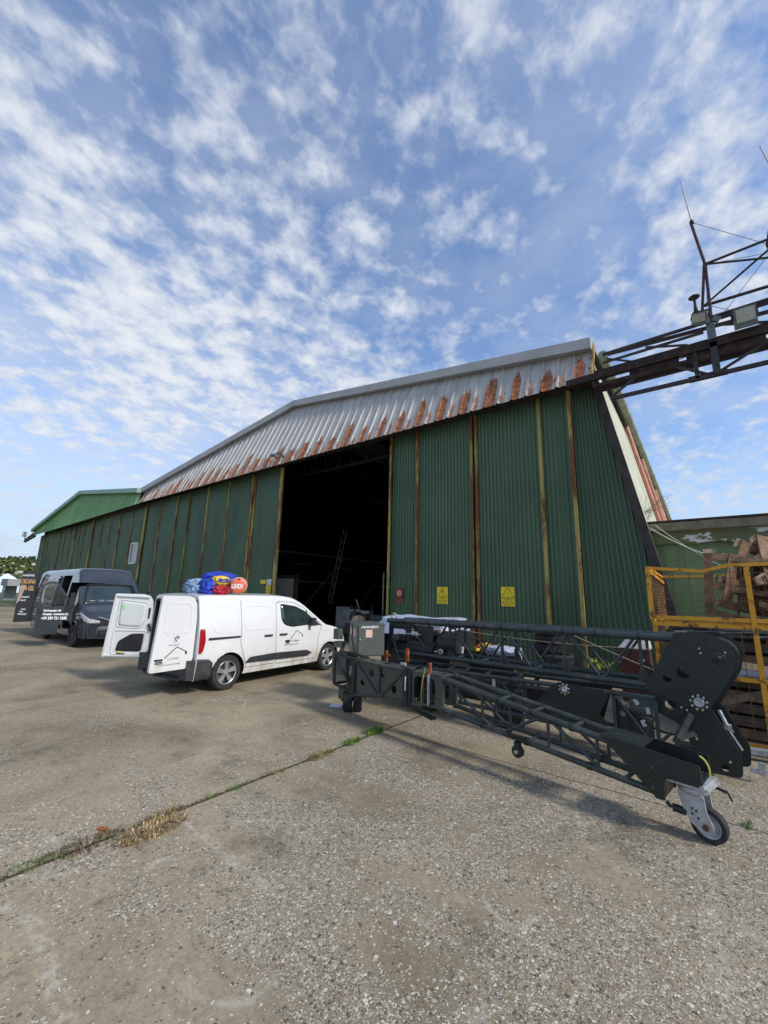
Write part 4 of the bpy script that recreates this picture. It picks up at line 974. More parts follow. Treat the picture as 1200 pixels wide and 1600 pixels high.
text('LEIDI', .125, V3((0,0,.135))-U_*.14+N_*.052, U_, (0,0,1), 'm_text_white', 'lettering', E_, sx=.82, bold=.004)

# ---------- dark high-roof van further left
def dark_van():
    R_ = empty('high_roof_van', (-19.80, 5.92, 0), 'dark grey high-roof van with open doors and white lettering', 'van', math.radians(-1.0)); hw = 1.0
    def half(x, z):
        f = 1.0
        if x > 3.2: f -= .16*((x-3.2)/1.0)**2
        if z > 1.25: f -= .13*((z-1.25)/1.2)**1.3
        if z < .6: f -= .05*((.6-z)/.3)**1.4
        return hw*f
    top = [(-2.15,2.50),(-1.9,2.56),(2.35,2.58),(2.50,2.56),(2.95,2.06),(3.45,1.36),(3.55,1.30),(3.95,1.12),(4.14,1.0),(4.2,.88)]
    B_ = Body(-2.15, 4.22, top, half, .32, lambda x: interp([(2.4,.16),(3.0,.09),(3.6,.08),(4.2,.12)], x), .03)
    body = B_.mesh('body', ['m_daily', 'm_plastic'], R_); cut = []
    for xa in (0, 3.23):
        for sd_ in (-1, 1):
            g = MB(); g.tube((xa, sd_*.62, .36), (xa, sd_*1.3, .36), .44, 36); c_ = g.build('cut', 'm_black'); c_.parent = R_; cut.append(c_)
    g = MB(); g.box((2.55, -.72, 1.30), (.95, 1.1, 1.55)); c_ = g.build('cut', 'm_inside'); c_.parent = R_; cut.append(c_)
    g = MB(); g.box((1.45, -.72, 1.40), (1.0, 1.1, 1.85)); c_ = g.build('cut', 'm_inside'); c_.parent = R_; cut.append(c_)
    apply_bool(body, cut)
    f = lambda x, z, off=.004: B_.sp(-1, x, z, off); tpn = lambda x, y, off=.004: B_.tp(x, y, off)
    g = MB(); patch(g, rounded([(3.0,-.70),(3.44,-.84),(3.44,.84),(3.0,.70)], .05), tpn, 0, off=.006); g.build('windscreen', 'm_glass_dark', R_)
    g = MB(); groove(g, rounded([(2.985,-.72),(3.46,-.86),(3.46,.86),(2.985,.72)], .05), tpn, .035, closed=True, off=.004); g.build('windscreen_seal', 'm_black', R_)
    g = MB(); r_ = random.Random(2)
    for i in range(9): g.box(V3((3.40-.02*r_.random(), -.62+i*.15, 1.46)) , (.10, .12, .012), i % 2, Matrix.Rotation(-.9+.3*r_.random(), 3, 'Y') @ Matrix.Rotation(r_.random(), 3, 'Z'))
    g.build('dashboard_papers', ['m_palewhite', 'm_bluetarp'], R_)
    g = MB(); patch(g, [(3.56,-.70),(3.92,-.66),(3.92,.66),(3.56,.70)], tpn, 0, off=.006); g.build('bonnet', 'm_daily', R_, sharp=40)
    # front: grille, bumper, lamps — stand proud of the nose
    fx = 4.22
    g = MB(); g.box((fx+.0, 0, .80), (.07, 1.1, .16)); g.build('grille', 'm_black', R_)
    g = MB(); g.bar((fx+.035, -.62, .99), (fx+.045, 0, .80), .02, .03); g.bar((fx+.035, .62, .99), (fx+.045, 0, .80), .02, .03); g.build('grille_trim', 'm_rim', R_)
    g = MB(); vs = []
    for z, e in ((.30,.02),(.45,.07),(.66,.06),(.74,.0)):
        for i in range(13): y = lerp(-.92, .92, i/12); vs.append((fx+e-.22*(abs(y)/.92)**3, y, z))
    g.add(vs, [(k*13+i, k*13+i+1, (k+1)*13+i+1, (k+1)*13+i) for k in range(3) for i in range(12)], 0, True); g.build('front_bumper', 'm_plastic', R_)
    for sd_ in (-1, 1):
        g = MB(); patch(g, rounded([(3.72,.72),(4.2,.72),(4.2,.34),(3.72,.34)], .03), (lambda x, z, off=.004, q=sd_: B_.sp(q, x, z, off)), 0, off=.02, th=.03); g.build('bumper_corner', 'm_plastic', R_)
    g = MB(); g.box((fx+.05, 0, .50), (.05, 1.1, .16)); g.tube((fx-.05, -.70, .46), (fx+.02, -.72, .46), .05, 12); g.tube((fx-.05, .70, .46), (fx+.02, .72, .46), .05, 12); g.build('air_intake', 'm_black', R_)
    for sd_ in (-1, 1):
        ff = lambda x, z, off=.004: B_.sp(sd_, x, z, off)
        g = MB(); patch(g, rounded([(3.66,1.12),(4.0,1.0),(4.18,.93),(4.18,.80),(3.95,.86)], .02), ff, 0, off=.016, th=.03)
        g.add([(4.235, sd_*.84, .80), (4.235, sd_*.84, .94), (4.245, sd_*.50, .86), (4.245, sd_*.50, .80), (4.15, sd_*.84, .80), (4.15, sd_*.84, .94), (4.15, sd_*.50, .86), (4.15, sd_*.50, .80)], [(0,1,2,3),(0,4,5,1),(1,5,6,2),(2,6,7,3),(3,7,4,0)])
        g.build('headlight', 'm_lens', R_)
    for xa in (0, 3.23):
        for sd_ in (-1, 1): wheel(R_, (xa, sd_*.88, .36), sd_, .36, .22, alloy=False)
    g = MB(); g.box((1.0, 0, .36), (4.6, 1.2, .14)); g.bar((0,-.8,.36),(0,.8,.36),.14); g.box((.9,-.78,.34),(.5,.2,.2)); g.build('underbody', 'm_black', R_)
    g = MB(); g.box((2.4, -.50, .95), (.5, .5, .14)); g.box((2.18, -.50, 1.35), (.14, .5, .8)); g.box((2.15,-.50,1.85),(.10,.26,.2)); g.build('seat', 'm_plastic', R_)
    g = MB(); patch(g, rounded([(.9,2.25),(1.8,2.25),(1.8,1.4),(.9,1.4)], .1), lambda x, z, off=.004: V3((x, -.165-off, z)), 0); g.build('far_window', 'm_glass_dark', R_)
    for sd_ in (-1, 1):
        g = MB(); yy = sd_*1.22; g.box((3.35, yy, 1.62), (.14, .20, .40)); g.bar((3.30, sd_*.95, 1.30), (3.34, sd_*1.2, 1.45), .05); g.bar((3.30, sd_*.92, 1.78), (3.34, sd_*1.2, 1.76), .04); 
        if sd_ == 1: g.build('wing_mirror', 'm_black', R_)
    # cab door, swung open (hinge at its front edge)
    D = bpy.data.objects.new('cab_door', None); COL.objects.link(D); D.parent = R_; D.location = (3.08, -.99, 0); D.rotation_euler = (0, 0, math.radians(180+74)); D.scale = (.86, 1, 1); D['label'] = 'open cab door with address and telephone number'
    out = [(0,.62),(.12,.92),(.30,.62),(.34,.42),(1.05,.40),(1.12,.9),(1.14,1.45),(1.05,1.95),(.85,2.10),(.62,2.06),(.22,1.55),(.04,1.28)]
    # outline without the window, built as a plate with the window cut as strips
    g = MB(); win = [(1.00,1.52),(1.00,1.86),(.86,1.98),(.64,1.96),(.28,1.52),(.24,1.36),(.92,1.30)]
    lower = [(.0,.62),(.10,.80),(.28,.84),(.40,.66),(.42,.40),(1.06,.40),(1.13,.9),(1.14,1.36),(1.0,1.36),(.94,1.26),(.24,1.33),(.14,1.40),(.03,1.24)]
    g.plate(lower, [], (0,-.03,0), (1,0,0), (0,0,1), -.05)
    fr_ = [(.14,1.38),(.30,1.60),(.64,2.02),(.86,2.05),(1.07,1.92),(1.08,1.36)]
    for a, b in zip(fr_[:-1], fr_[1:]): g.bar((a[0],0,a[1]), (b[0],0,b[1]), .07, .05, up=(0,1,0))
    g.build('door_skin', 'm_daily', D)
    g = MB(); g.bar((.58,.0,1.30), (.60,.0,1.96), .03, .05, up=(0,1,0)); g.build('window_bar', 'm_black', D)
    g = MB(); g.plate(win, [], (0,0,0), (1,0,0), (0,0,1), .006); g.build('window', 'm_glass', D)
    g = MB(); g.box((1.02, .045, 1.14), (.16, .03, .08)); g.build('door_handle', 'm_black', D)
    g = MB(); g.box((.10, .24, 1.52), (.14, .22, .42)); g.bar((.1,.0,1.36),(.1,.2,1.40),.05); g.bar((.1,.0,1.66),(.1,.2,1.66),.04); g.build('wing_mirror', 'm_black', D)
    for s_, z, sz in (('Via Romanini, 4/d', 1.12, .085), ('Crespina - Lorenzana (PI)', 1.01, .085), ('+39 339 721 5288', .87, .12)):
        text(s_, sz, (.92 if z > 1 else .95, .032, z), (-1,0,0), (0,0,1), 'm_text_white', 'lettering', D, bold=.005, sx=.86 if z != .97 else .80)
    # sliding door pushed back along the flank
    D2 = bpy.data.objects.new('sliding_door', None); COL.objects.link(D2); D2.parent = R_
    g = MB(); fo = lambda x, z, off: B_.sp(-1, x, z, .06+off)
    patch(g, rounded([(-.62,2.32),(.66,2.32),(.68,1.2),(.66,.42),(-.20,.42),(-.62,.9)], .08), fo, 0, rings=8, off=.012, th=.05); g.build('door_skin', 'm_daily', D2, sharp=40)
    g = MB(); patch(g, rounded([(-.5,2.12),(.5,2.12),(.5,1.42),(-.5,1.42)], .08), fo, 0, off=.018); g.build('dark_panel', 'm_daily_dark', D2)
    for s_, z, sz, mm in (('TOSCANA', 1.90, .26, 'm_text_orange'), ('NUOTA GEL', 1.58, .22, 'm_text_orange'), ('www.lucafesta.it', 2.18, .12, 'm_text_white'), ('Via Romanini', 1.42, .09, 'm_text_white')):
        text(s_, sz, fo(-.50, z, .03), (1,0,.0), (0,.12,1) if z > 1.3 else (0,0,1), mm, 'lettering', D2, bold=.006, sx=.8)
    g = MB(); groove(g, rounded([(-1.9,2.3),(-.75,2.3),(-.75,1.3),(-1.9,1.3)], .1), f, .02, closed=True); g.build('pressing', 'm_daily_dark', R_)
    g = MB(); patch(g, [(-2.1,1.05),(.7,1.05),(.7,1.10),(-2.1,1.10)], f, 0, off=.02, th=.03); g.build('slide_rail', 'm_black', R_)
    # right rear door, opened in line with the flank and a little outwards
    D3 = bpy.data.objects.new('rear_door', None); COL.objects.link(D3); D3.parent = R_; D3.location = (-2.16, -.98, 0); D3.rotation_euler = (0, 0, math.radians(180+22)); D3['label'] = 'open dark rear door with orange lettering'
    out = rounded([(0,.50),(.98,.42),(.98,2.36),(.90,2.50),(.12,2.50),(.02,2.3)], .06)
    g = MB(); patch(g, out, lambda u, v, off: V3((u, off, v)), 0, off=.03, th=.055); patch(g, out, lambda u, v, off: V3((u, -.026, v)), 0); g.build('door_skin', 'm_daily_dark', D3, sharp=40)
    fd = lambda u, v, off: V3((u, .03+off, v))
    g = MB(); groove(g, rounded([(.12,2.2),(.88,2.2),(.88,1.35),(.30,1.35),(.12,1.6)], .1), fd, .02, closed=True, off=0); g.build('pressing', 'm_daily', D3)
    g = MB(); g.plate([(.60,1.95),(.90,1.95),(.98,1.15),(.80,1.35)], [], (0,.035,0), (1,0,0), (0,0,1), -.004); g.build('orange_flash', 'm_label_peach', D3)
    for s_, z, sz, mm, u0 in (('www.lucafesta.it', 2.32, .13, 'm_text_white', .93), ('OSCANA', 2.02, .25, 'm_text_orange', .93), ('OTA GEL', 1.74, .25, 'm_text_orange', .95), ('Via Romanini, 4/d', 1.44, .085, 'm_text_white', .80), ('Crespina (PI)', 1.31, .085, 'm_text_white', .84), ('Lorenzana', .95, .075, 'm_text_white', .62), ('tel. e fax', .85, .075, 'm_text_white', .70), ('+39 339 721 5288', .74, .085, 'm_text_white', .78)):
        text(s_, sz, fd(u0, z, .006), (-1,0,0), (0,0,1), mm, 'lettering', D3, bold=.006, sx=.82)
    return R_
DV = dark_van()

# ================================================================== FOLDED BRIDGE-LAYING FRAMES
class Fr:      # frame: s along the boom, n towards the camera, z up
    def __init__(s, A, B): s.A = V3((A[0], A[1], 0)); d = V3((B[0]-A[0], B[1]-A[1], 0)); s.D = d.normalized(); s.N = V3((s.D.y, -s.D.x, 0))
    def __call__(s, a, n, z): return s.A+s.D*a+s.N*n+V3((0,0,z))
def tubes(nm, m, segs, r, par, o, n=10):
    g = MB()
    for p, q in segs: g.tube(p, q, r, n)
    return g.build(nm, m, par, o)
def each(nm, m, segs, r, par, o, n=10):
    for sg in segs: tubes(nm, m, [sg], r, par, o, n)
F1 = Fr((-4.86, 5.5), (-.2, 4.75))
def front_boom():
    R_ = empty('lattice_boom', (-2.5, 5.1, 0), 'dark green lattice boom lying lowest and nearest, resting on a grey castor', 'boom'); o = R_.location
    w = .19; wf = .10; P = F1; U, W = P.D, V3((0,0,1))
    # open frame at the left end
    seg = []
    for n in (-wf, w): seg += [(P(-.22,n,.90), P(.30,n,.885)), (P(-.22,n,.43), P(.30,n,.37)), (P(-.22,n,.43), P(-.22,n,.90)), (P(.30,n,.37), P(.30,n,.885)), (P(-.20,n,.88), P(.28,n,.40))]
    for (s_, z) in ((-.22,.90),(-.22,.43),(.30,.885)): seg.append((P(s_,-wf,z), P(s_,w,z)))
    g = MB()
    for p, q in seg: g.bar(p, q, .035)
    g.build('end_frame', 'm_machine', R_, o)
    # boxed section with lightening holes
    g = MB()
    out = [(.33,.36),(1.41,.46),(1.41,.86),(.33,.88)]
    for n in (w, -wf): g.plate(out, [(.53,.57,.055),(.73,.73,.055),(.97,.76,.055),(1.22,.58,.055)], P(0,n,0), U, W, .012)
    g.plate([(.33,-wf+.01),(1.41,-wf+.01),(1.41,w-.01),(.33,w-.01)], [(.85,.0,.07),(1.2,.04,.05),(.5,-.04,.06)], P(0,0,.875), U, P.N, .01)
    g.add([P(.33,-wf,.37), P(.33,w,.37), P(1.41,w,.465), P(1.41,-wf,.465)], [(0,1,2,3)])
    g.build('box_panel', 'm_panel', R_, o)
    g = MB()
    for p, q in (((.36,.86),(.92,.42)), ((.92,.42),(1.40,.84)), ((.92,.41),(.92,.86)), ((.33,.36),(1.41,.46)), ((.33,.88),(1.41,.86))): g.bar(P(p[0],w+.018,p[1]), P(q[0],w+.018,q[1]), .03, .03)
    g.build('stiffener', 'm_tube', R_, o)
    for a_, n_, z0_, z1_, w_ in ((.32,w+.01,.32,.91,.07), (1.46,w+.01,.40,.91,.08), (1.52,w+.01,.40,.90,.03), (1.46,-wf,.40,.91,.08)):
        g = MB(); g.bar(P(a_,n_,z0_), P(a_,n_,z1_), w_, .07); g.build('flange', 'm_machine', R_, o)
    g = MB(); g.bar(P(1.49,w+.06,.62), P(1.49,w+.06,.80), .012, .012); g.build('pale_strip', 'm_palewhite', R_, o)
    # window section
    g = MB(); ring = rounded([(1.60,.50),(1.98,.50),(1.98,.83),(1.60,.83)], .09, 6)
    bm_out = [(1.55,.455),(2.09,.48),(2.09,.89),(1.55,.875)]
    for n in (w, -wf):
        bm = bmesh.new(); es = []
        for lp in (bm_out, ring):
            vv = [bm.verts.new((p[0], p[1], 0)) for p in lp]; es += [bm.edges.new((vv[i], vv[(i+1) % len(vv)])) for i in range(len(vv))]
        bmesh.ops.triangle_fill(bm, use_beauty=True, edges=es, normal=(0,0,1)); bm.verts.index_update()
        pv = [P(q.co.x, n, q.co.y) for q in bm.verts]; pf = [tuple(q.index for q in f.verts) for f in bm.faces]; bm.free()
        g.add(pv, pf); g.add([p-P.N*.02 for p in pv], pf)
    g.plate([(1.55,-wf),(2.09,-wf),(2.09,w),(1.55,w)], [(1.95,0,.05)], P(0,0,.885), U, P.N, .012)
    g.bar(P(2.09,w,.46), P(2.09,w,.90), .05); g.bar(P(2.09,-wf,.46), P(2.09,-wf,.90), .05); g.build('window_frame', 'm_panel', R_, o)
    g = MB(); g.bar(P(1.88,w+.02,.50), P(1.88,w+.02,.88), .035, .02); g.build('strap_bar', 'm_caster', R_, o)
    g = MB(); g.bar(P(1.50,w+.02,.42), P(2.0,w+.05,.36), .10, .02); g.build('step_plate', 'm_machine', R_, o)
    # lattice: two upper and two lower chords
    zt = lambda s_: lerp(.865, .62, (s_-2.09)/1.95); zb = lambda s_: lerp(.49, .30, (s_-2.09)/2.35)
    for n in (-wf, w):
        each('upper_chord', 'm_tube', [(P(2.09,n,zt(2.09)), P(4.3,n,zt(4.3)))], .033, R_, o, 14)
        tubes('sleeve', 'm_tube', [(P(2.15,n,zt(2.15)), P(2.92,n,zt(2.92)))], .039, R_, o, 14)
        each('lower_chord', 'm_tube', [(P(2.09,n,zb(2.09)), P(4.44,n,zb(4.44)))], .030, R_, o, 14)
        for (a, b) in ((2.14,2.84),(3.45,2.96),(3.5,4.02)):
            each('diagonal', 'm_tube', [(P(a,n,zt(a)), P(b,n,zb(b)))], .018, R_, o, 8)
        for a in (2.70, 3.06, 3.50, 3.98): each('vertical', 'm_tube', [(P(a,n,zt(a)), P(a,n,zb(a)))], .017, R_, o, 8)
    for a in (2.92, 3.32, 3.75): each('cross_tube', 'm_tube', [(P(a,-wf,zt(a)), P(a,w,zt(a)))], .02, R_, o, 8)
    for a in (2.5, 3.25, 4.2): each('cross_tube', 'm_tube', [(P(a,-wf,zb(a)), P(a,w,zb(a)))], .02, R_, o, 8)
    g = MB(); g.box(P(3.16, w+.03, zb(3.16)+.02), (.22, .13, .02), 0, Matrix.Rotation(math.atan2(P.D.y, P.D.x), 3, 'Z')); g.build('step_plate', 'm_machine', R_, o)
    g = MB(); c = P(3.16, w+.03, .285); g.tube(c-P.N*.025, c+P.N*.025, .062, 24); g.box(c+V3((0,0,.07)), (.05,.09,.06)); g.tube(c-P.N*.05, c+P.N*.05, .02, 10, 1); g.build('small_wheel', ['m_rubber','m_bolt'], R_, o)
    # channel-shaped end bracket: two shaped plates with a floor between them
    out = [(4.03,.66),(4.43,.29),(4.45,.265),(4.52,.265),(4.52,.42),(4.55,.445),(4.79,.44),(4.79,.605),(4.40,.64)]
    for n in (w+.035, -wf-.05):
        g = MB(); g.plate(out, [], P(0,n,0), U, W, .014); g.build('bracket_plate', 'm_machine', R_, o)
    g = MB(); g.bar(P(4.03,.045,.655), P(4.38,.045,.638), w+wf+.06, .012); g.bar(P(4.38,.045,.46), P(4.79,.045,.46), w+wf+.04, .02); g.bar(P(4.50,.045,.27), P(4.50,.045,.43), w+wf, .014, up=P.D); g.build('bracket_web', 'm_machine', R_, o)
    g = MB(); 
    for i in range(10):
        a = PI*.5*i/9-PI*.1; b_ = PI*.5*(i+1)/9-PI*.1
        g.tube(P(4.73+.07*math.cos(a), -w*.2, .50+.09*math.sin(a)*1.2), P(4.73+.07*math.cos(b_), -w*.2, .50+.09*math.sin(b_)*1.2), .008, 6)
    g.build('yellow_hose', 'm_yellow_sticker', R_, o)
    # weld collars, tie rods and rope
    g = MB()
    for a in (2.18, 2.92, 3.32, 3.75):
        for n in (-wf, w): g.tube(P(a-.02,n,zt(a)), P(a+.02,n,zt(a)), .040, 14)
    for a in (2.7, 3.25, 3.9):
        for n in (-wf, w): g.tube(P(a-.02,n,zb(a)), P(a+.02,n,zb(a)), .036, 14)
    g.build('weld_collar', 'm_machine', R_, o)
    g = MB(); g.path([P(1.84,w+.04,.97), P(1.80,w+.05,.80), P(1.77,w+.045,.62), P(1.78,w+.05,.52)], .006, 5); g.build('thin_rope', 'm_yellowjunk', R_, o)
    g = MB(); g.tube(P(1.86,w-.03,.88), P(1.88,w-.02,1.02), .02, 8); g.build('spindle', 'm_orange', R_, o)
    # castor
    Cs = bpy.data.objects.new('castor', None); COL.objects.link(Cs); Cs.parent = R_; c0 = P(4.69, .06, 0)-o
    Cs.location = c0; rz = math.atan2(P.D.y, P.D.x); Cs.rotation_euler = (0,0,rz-.10)
    g = MB(); g.box((.0,.0,.425), (.30,.30,.022)); g.box((0,0,.448), (.26,.34,.02)); g.lathe([(.0,.40),(.11,.40),(.115,.37),(.10,.345),(0,.345)], (0,0,0), (0,0,1), 28)
    g.build('top_plate', 'm_caster', Cs)
    for sgn in (-1, 1):
        g = MB(); out = rounded([(-.10,.36),(.09,.36),(.10,.24),(.14,.14),(.13,.09),(.06,.08),(-.02,.13),(-.07,.24)], .025)
        g.plate(out, [], (0, sgn*.075-.006, 0), (1,0,0), (0,0,1), -.012)
        for q in ((.0,.20),(.03,.23),(.0,.24),(.04,.18)): g.tube((q[0], sgn*.075-.012, q[1]), (q[0], sgn*.075+.012, q[1]), .008, 8, 1)
        g.build('fork', ['m_caster','m_ruststeel'], Cs)
    g = MB(); R0 = .13; c = V3((.085, 0, .13))
    prof = [(R0*.70,-.035),(R0*.90,-.04),(R0*.98,-.028),(R0,-.01),(R0,.01),(R0*.98,.028),(R0*.90,.04),(R0*.70,.035)]
    g.lathe(prof, c, (0,1,0), 44); g.build('tyre', 'm_rubber', Cs)
    g = MB(); g.lathe([(R0*.71,-.034),(R0*.62,-.03),(R0*.55,-.018),(R0*.30,-.02),(R0*.26,-.045),(0,-.045)], c, (0,1,0), 36); g.lathe([(R0*.71,.034),(R0*.55,.018),(R0*.26,.045),(0,.045)], c, (0,1,0), 36); g.build('hub', 'm_caster', Cs)
    g = MB(); g.tube(c-V3((0,.10,0)), c+V3((0,.10,0)), .024, 6); g.build('axle_nut', 'm_brown', Cs)
    g = MB(); g.tube((-.05,-.06,.19), (-.14,-.09,.20), .03, 10); g.tube((-.14,-.10,.20), (-.18,-.10,.23), .016, 8); g.bar((.10,.10,.40), (.20,.14,.37), .02); g.bar((.20,.14,.37), (.22,.15,.31), .014); g.build('brake_lever', 'm_machine', Cs)
    # twin tyres below the left end
    ax = V3((.77,.64,0)); 
    for i, off in enumerate((-.085, .085)):
        g = MB(); c = V3((-4.86, 5.56, .185))+ax*off; R0 = .185
        g.lathe([(R0*.55,-.07),(R0*.9,-.075),(R0*.99,-.05),(R0,0),(R0*.99,.05),(R0*.9,.075),(R0*.55,.07)], c, ax, 36)
        for q in (-.04, 0, .04): g.lathe([(R0*1.006,q-.012),(R0*1.006,q+.012)], c, ax, 36)
        t_ = g.build('tyre', 'm_rubber', R_, o)
        g = MB(); g.lathe([(0,-.06),(R0*.56,-.06),(R0*.56,.06),(0,.06)], c, ax, 24); g.build('hub', 'm_machine', t_, None) if False else g.build('hub', 'm_cabinet', R_, o)
    g = MB(); c = V3((-4.86, 5.56, .185)); g.tube(c-ax*.2, c+ax*.2, .03, 10); g.box((-4.86, 5.56, .38), (.34,.24,.03)); g.bar(c-ax*.19, c-ax*.19+V3((0,0,.2)), .03, .12); g.bar(c+ax*.19, c+ax*.19+V3((0,0,.2)), .03, .12); g.build('axle_bracket', 'm_cabinet', R_, o)
    g = MB()
    for i in range(3): g.path([P(-.1+i*.1, .05*i-.05, .44), P(0+i*.1, .08, .6), P(-.05+i*.12, 0, .72), P(.1, .05*i, .86)], .014, 6)
    g.box(P(.1,0,.5), (.16,.2,.14)); g.build('hydraulic_block', 'm_black', R_, o)
front_boom()
F2 = Fr((-4.3, 6.4), (-.1, 6.2))
def bolt_ring(P, s_, n, z, R, par, o, k=9, rb=.013):
    g = MB(); c = P(s_, n, z)
    for i in range(k):
        a = 2*PI*i/k+.2; q = c+P.D*math.cos(a)*R+V3((0,0,math.sin(a)*R)); g.tube(q, q+P.N*.018, rb, 8)
    g.build('bolt_ring', 'm_bolt', par, o)
    g = MB(); g.lathe([(R*.68,0),(R*.68,.012),(R*.55,.02),(R*.50,.012),(0,.012)], c, P.N, 28); g.build('pin_cap', 'm_caster', par, o)
def upper_boom():
    R_ = empty('lattice_boom', (-2.2, 6.5, 0), 'long dark lattice boom on top ending in two large holed plates', 'boom'); o = R_.location
    P = F2; U, W = P.D, V3((0,0,1)); zt = lambda s_: lerp(1.45, 1.485, (s_+.45)/4.4); zb = lambda s_: .91
    NS = (0, -.52)
    for n in NS:
        tubes('upper_chord', 'm_tube', [(P(-.5,n,zt(-.5)), P(4.1,n,zt(4.1)))], .046, R_, o, 16)
        tubes('lower_chord', 'm_tube', [(P(-.5,n,zb(0)), P(3.8,n,zb(0)))], .042, R_, o, 16)
        g = MB()
        for a in (-.1, .42, .85, 1.32, 1.77, 2.2, 2.68, 3.1, 3.6): g.tube(P(a-.012,n,zt(a)), P(a+.012,n,zt(a)), .050, 16)
        g.build('weld_bead', 'm_black', R_, o)
        for a in (.85, 1.77, 2.68, 3.6):
            g = MB(); g.bar(P(a,n,zt(a)), P(a,n,.91), .04, .035); g.plate([(a-.05,.92),(a+.10,.92),(a+.02,1.12),(a-.02,1.12)], [], P(0,n-.004,0), U, W, .008); g.build('vertical', 'm_tube', R_, o)
            for d in (-.44, .45):
                if a+d < 3.75: tubes('diagonal', 'm_tube', [(P(a+(.04 if d > 0 else -.04),n,zt(a)), P(a+d,n,.92))], .018, R_, o, 8)
        tubes('diagonal', 'm_tube', [(P(.02,n,zt(0)), P(.42,n,.92))], .018, R_, o, 8)
    for a in (.42, .85, 1.32, 2.2, 3.1): tubes('cross_tube', 'm_tube', [(P(a,0,.91), P(a,-.52,.91))], .022, R_, o, 8)
    for a in (.85, 1.77, 2.68): tubes('cross_tube', 'm_tube', [(P(a,0,zt(a)), P(a,-.52,zt(a)))], .018, R_, o, 8)
    # left end: side plates, spindle housings
    g = MB()
    g.plate([(.02,1.40),(.50,1.40),(.50,1.0),(.42,.94)], [], P(0,-.03,0), U, W, .01)
    g.plate([(.45,.93),(.85,.93),(.85,1.1),(.70,1.22)], [], P(0,-.03,0), U, W, .01); g.build('gusset_plate', 'm_machine', R_, o)
    g = MB(); g.bar(P(-.42,0,.86), P(-.42,0,1.46), .07, .06); g.bar(P(-.42,-.52,.86), P(-.42,-.52,1.46), .07, .06); g.bar(P(.0,0,.9), P(.0,0,1.46), .05, .05); g.box(P(-.2,-.06,1.16), (.26,.2,.10)); g.box(P(-.25,-.1,1.36), (.4,.25,.10)); g.build('end_frame', 'm_machine', R_, o)
    g = MB(); 
    for i in range(14):
        a = PI*1.35*i/13-.3; b_ = PI*1.35*(i+1)/13-.3; g.tube(P(-.36+.06*math.cos(a),.0,1.52+.06*math.sin(a)), P(-.36+.06*math.cos(b_),.0,1.52+.06*math.sin(b_)), .014, 7)
    g.build('lifting_eye', 'm_caster', R_, o)
    g = MB(); g.tube(P(-.3,-.1,.98), P(.5,-.1,.98), .13, 20); g.tube(P(.62,-.1,1.12), P(.95,-.1,1.12), .14, 20); g.tube(P(.1,-.26,1.2), P(.7,-.26,1.2), .12, 20); g.build('cable_drum', 'm_black', R_, o)
    g = MB(); g.tube(P(-.05,.02,1.24), P(.28,.03,1.245), .012, 8); c = P(.19,.03,1.245); g.lathe([(0,-.02),(.035,-.02),(.035,.02),(0,.02)], c, P.N, 14); g.tube(c-V3((0,0,.05)), c+V3((0,0,.05)), .012, 6); g.tube(P(.55,.02,.99), P(.68,.03,1.0), .012, 7); g.lathe([(.02,0),(.045,0),(.05,.02),(.03,.03)], P(.69,.03,1.0), P.N, 16); g.build('crank', 'm_bolt', R_, o)
    for (s_, n, z, w_, h_, mm) in ((.50,-.3,1.03,.10,.18,'m_palewhite'), (.53,-.2,1.30,.05,.10,'m_label_peach'), (.66,-.3,1.22,.05,.16,'m_palewhite'), (-.28,.05,1.165,.14,.09,'m_cabinet'), (.95,-.2,1.04,.06,.10,'m_palewhite'), (-.1,-.2,1.28,.3,.02,'m_yellowjunk')):
        g = MB(); g.box(P(s_,n,z), (w_, .05, h_), 0, Matrix.Rotation(.2*s_, 3, 'Y')); g.build('fitting', mm, R_, o)
    # large upper end plates
    top = rounded([(3.98,1.56),(4.30,1.575),(4.45,1.50),(4.52,1.36),(4.47,1.15),(4.24,.76),(4.17,.70),(3.61,.87)], .045, 5)
    low = rounded([(3.64,.86),(4.05,.93),(4.24,.76),(4.46,.33),(4.44,.10),(4.14,.09),(3.93,.54),(3.72,.62)], .06, 5)
    for n, q in ((.05, ''), (-.42, 'r')):
        sh_ = 0 if not q else .12
        g = MB(); g.plate([(a+sh_*.6, b) for a, b in top], [(4.02+sh_,1.11,.062),(3.86+sh_,1.03,.045)] if not q else [(4.02,1.11,.07)], P(0,n,0), U, W, .02, 0, 1); g.build('end_plate', ['m_machine','m_tube'], R_, o)
        g = MB(); g.plate([(a+sh_*.6, b) for a, b in low], [(4.30,.17,.035),(3.86,.73,.055)] if not q else [], P(0,n-.03,0), U, W, .02, 0, 1); g.build('lower_plate', ['m_machine','m_tube'], R_, o)
    g = MB(); g.tube(P(4.36,-.42,1.33), P(4.36,.04,1.33), .19, 36); g.build('cable_drum', 'm_machine', R_, o)
    g = MB(); g.lathe([(0,.0),(.072,.0),(.072,.008),(.068,.010),(0,.010)], P(4.36,.07,1.31), P.N, 30); g.lathe([(.03,.010),(.03,.022),(.0,.022)], P(4.36,.07,1.31), P.N, 18); g.build('pivot_cap', 'm_machine', R_, o)
    bolt_ring(P, 4.14, .07, .81, .075, R_, o)
    g = MB()
    for i in range(12):
        a, b_ = i/12, (i+1)/12; fn = lambda t: P(lerp(4.45, 4.40, t)+.07*math.sin(t*PI), -.08, lerp(1.48, .55, t)); g.tube(fn(a), fn(b_), .004, 6, 1)
    for (s_, z) in ((4.20,1.40),(4.21,1.35),(4.43,1.38),(3.97,.73),(4.02,.71),(4.06,.665),(4.07,.45),(4.08,.42),(4.35,.25)): g.tube(P(s_,.06,z), P(s_,.085,z), .011, 8)
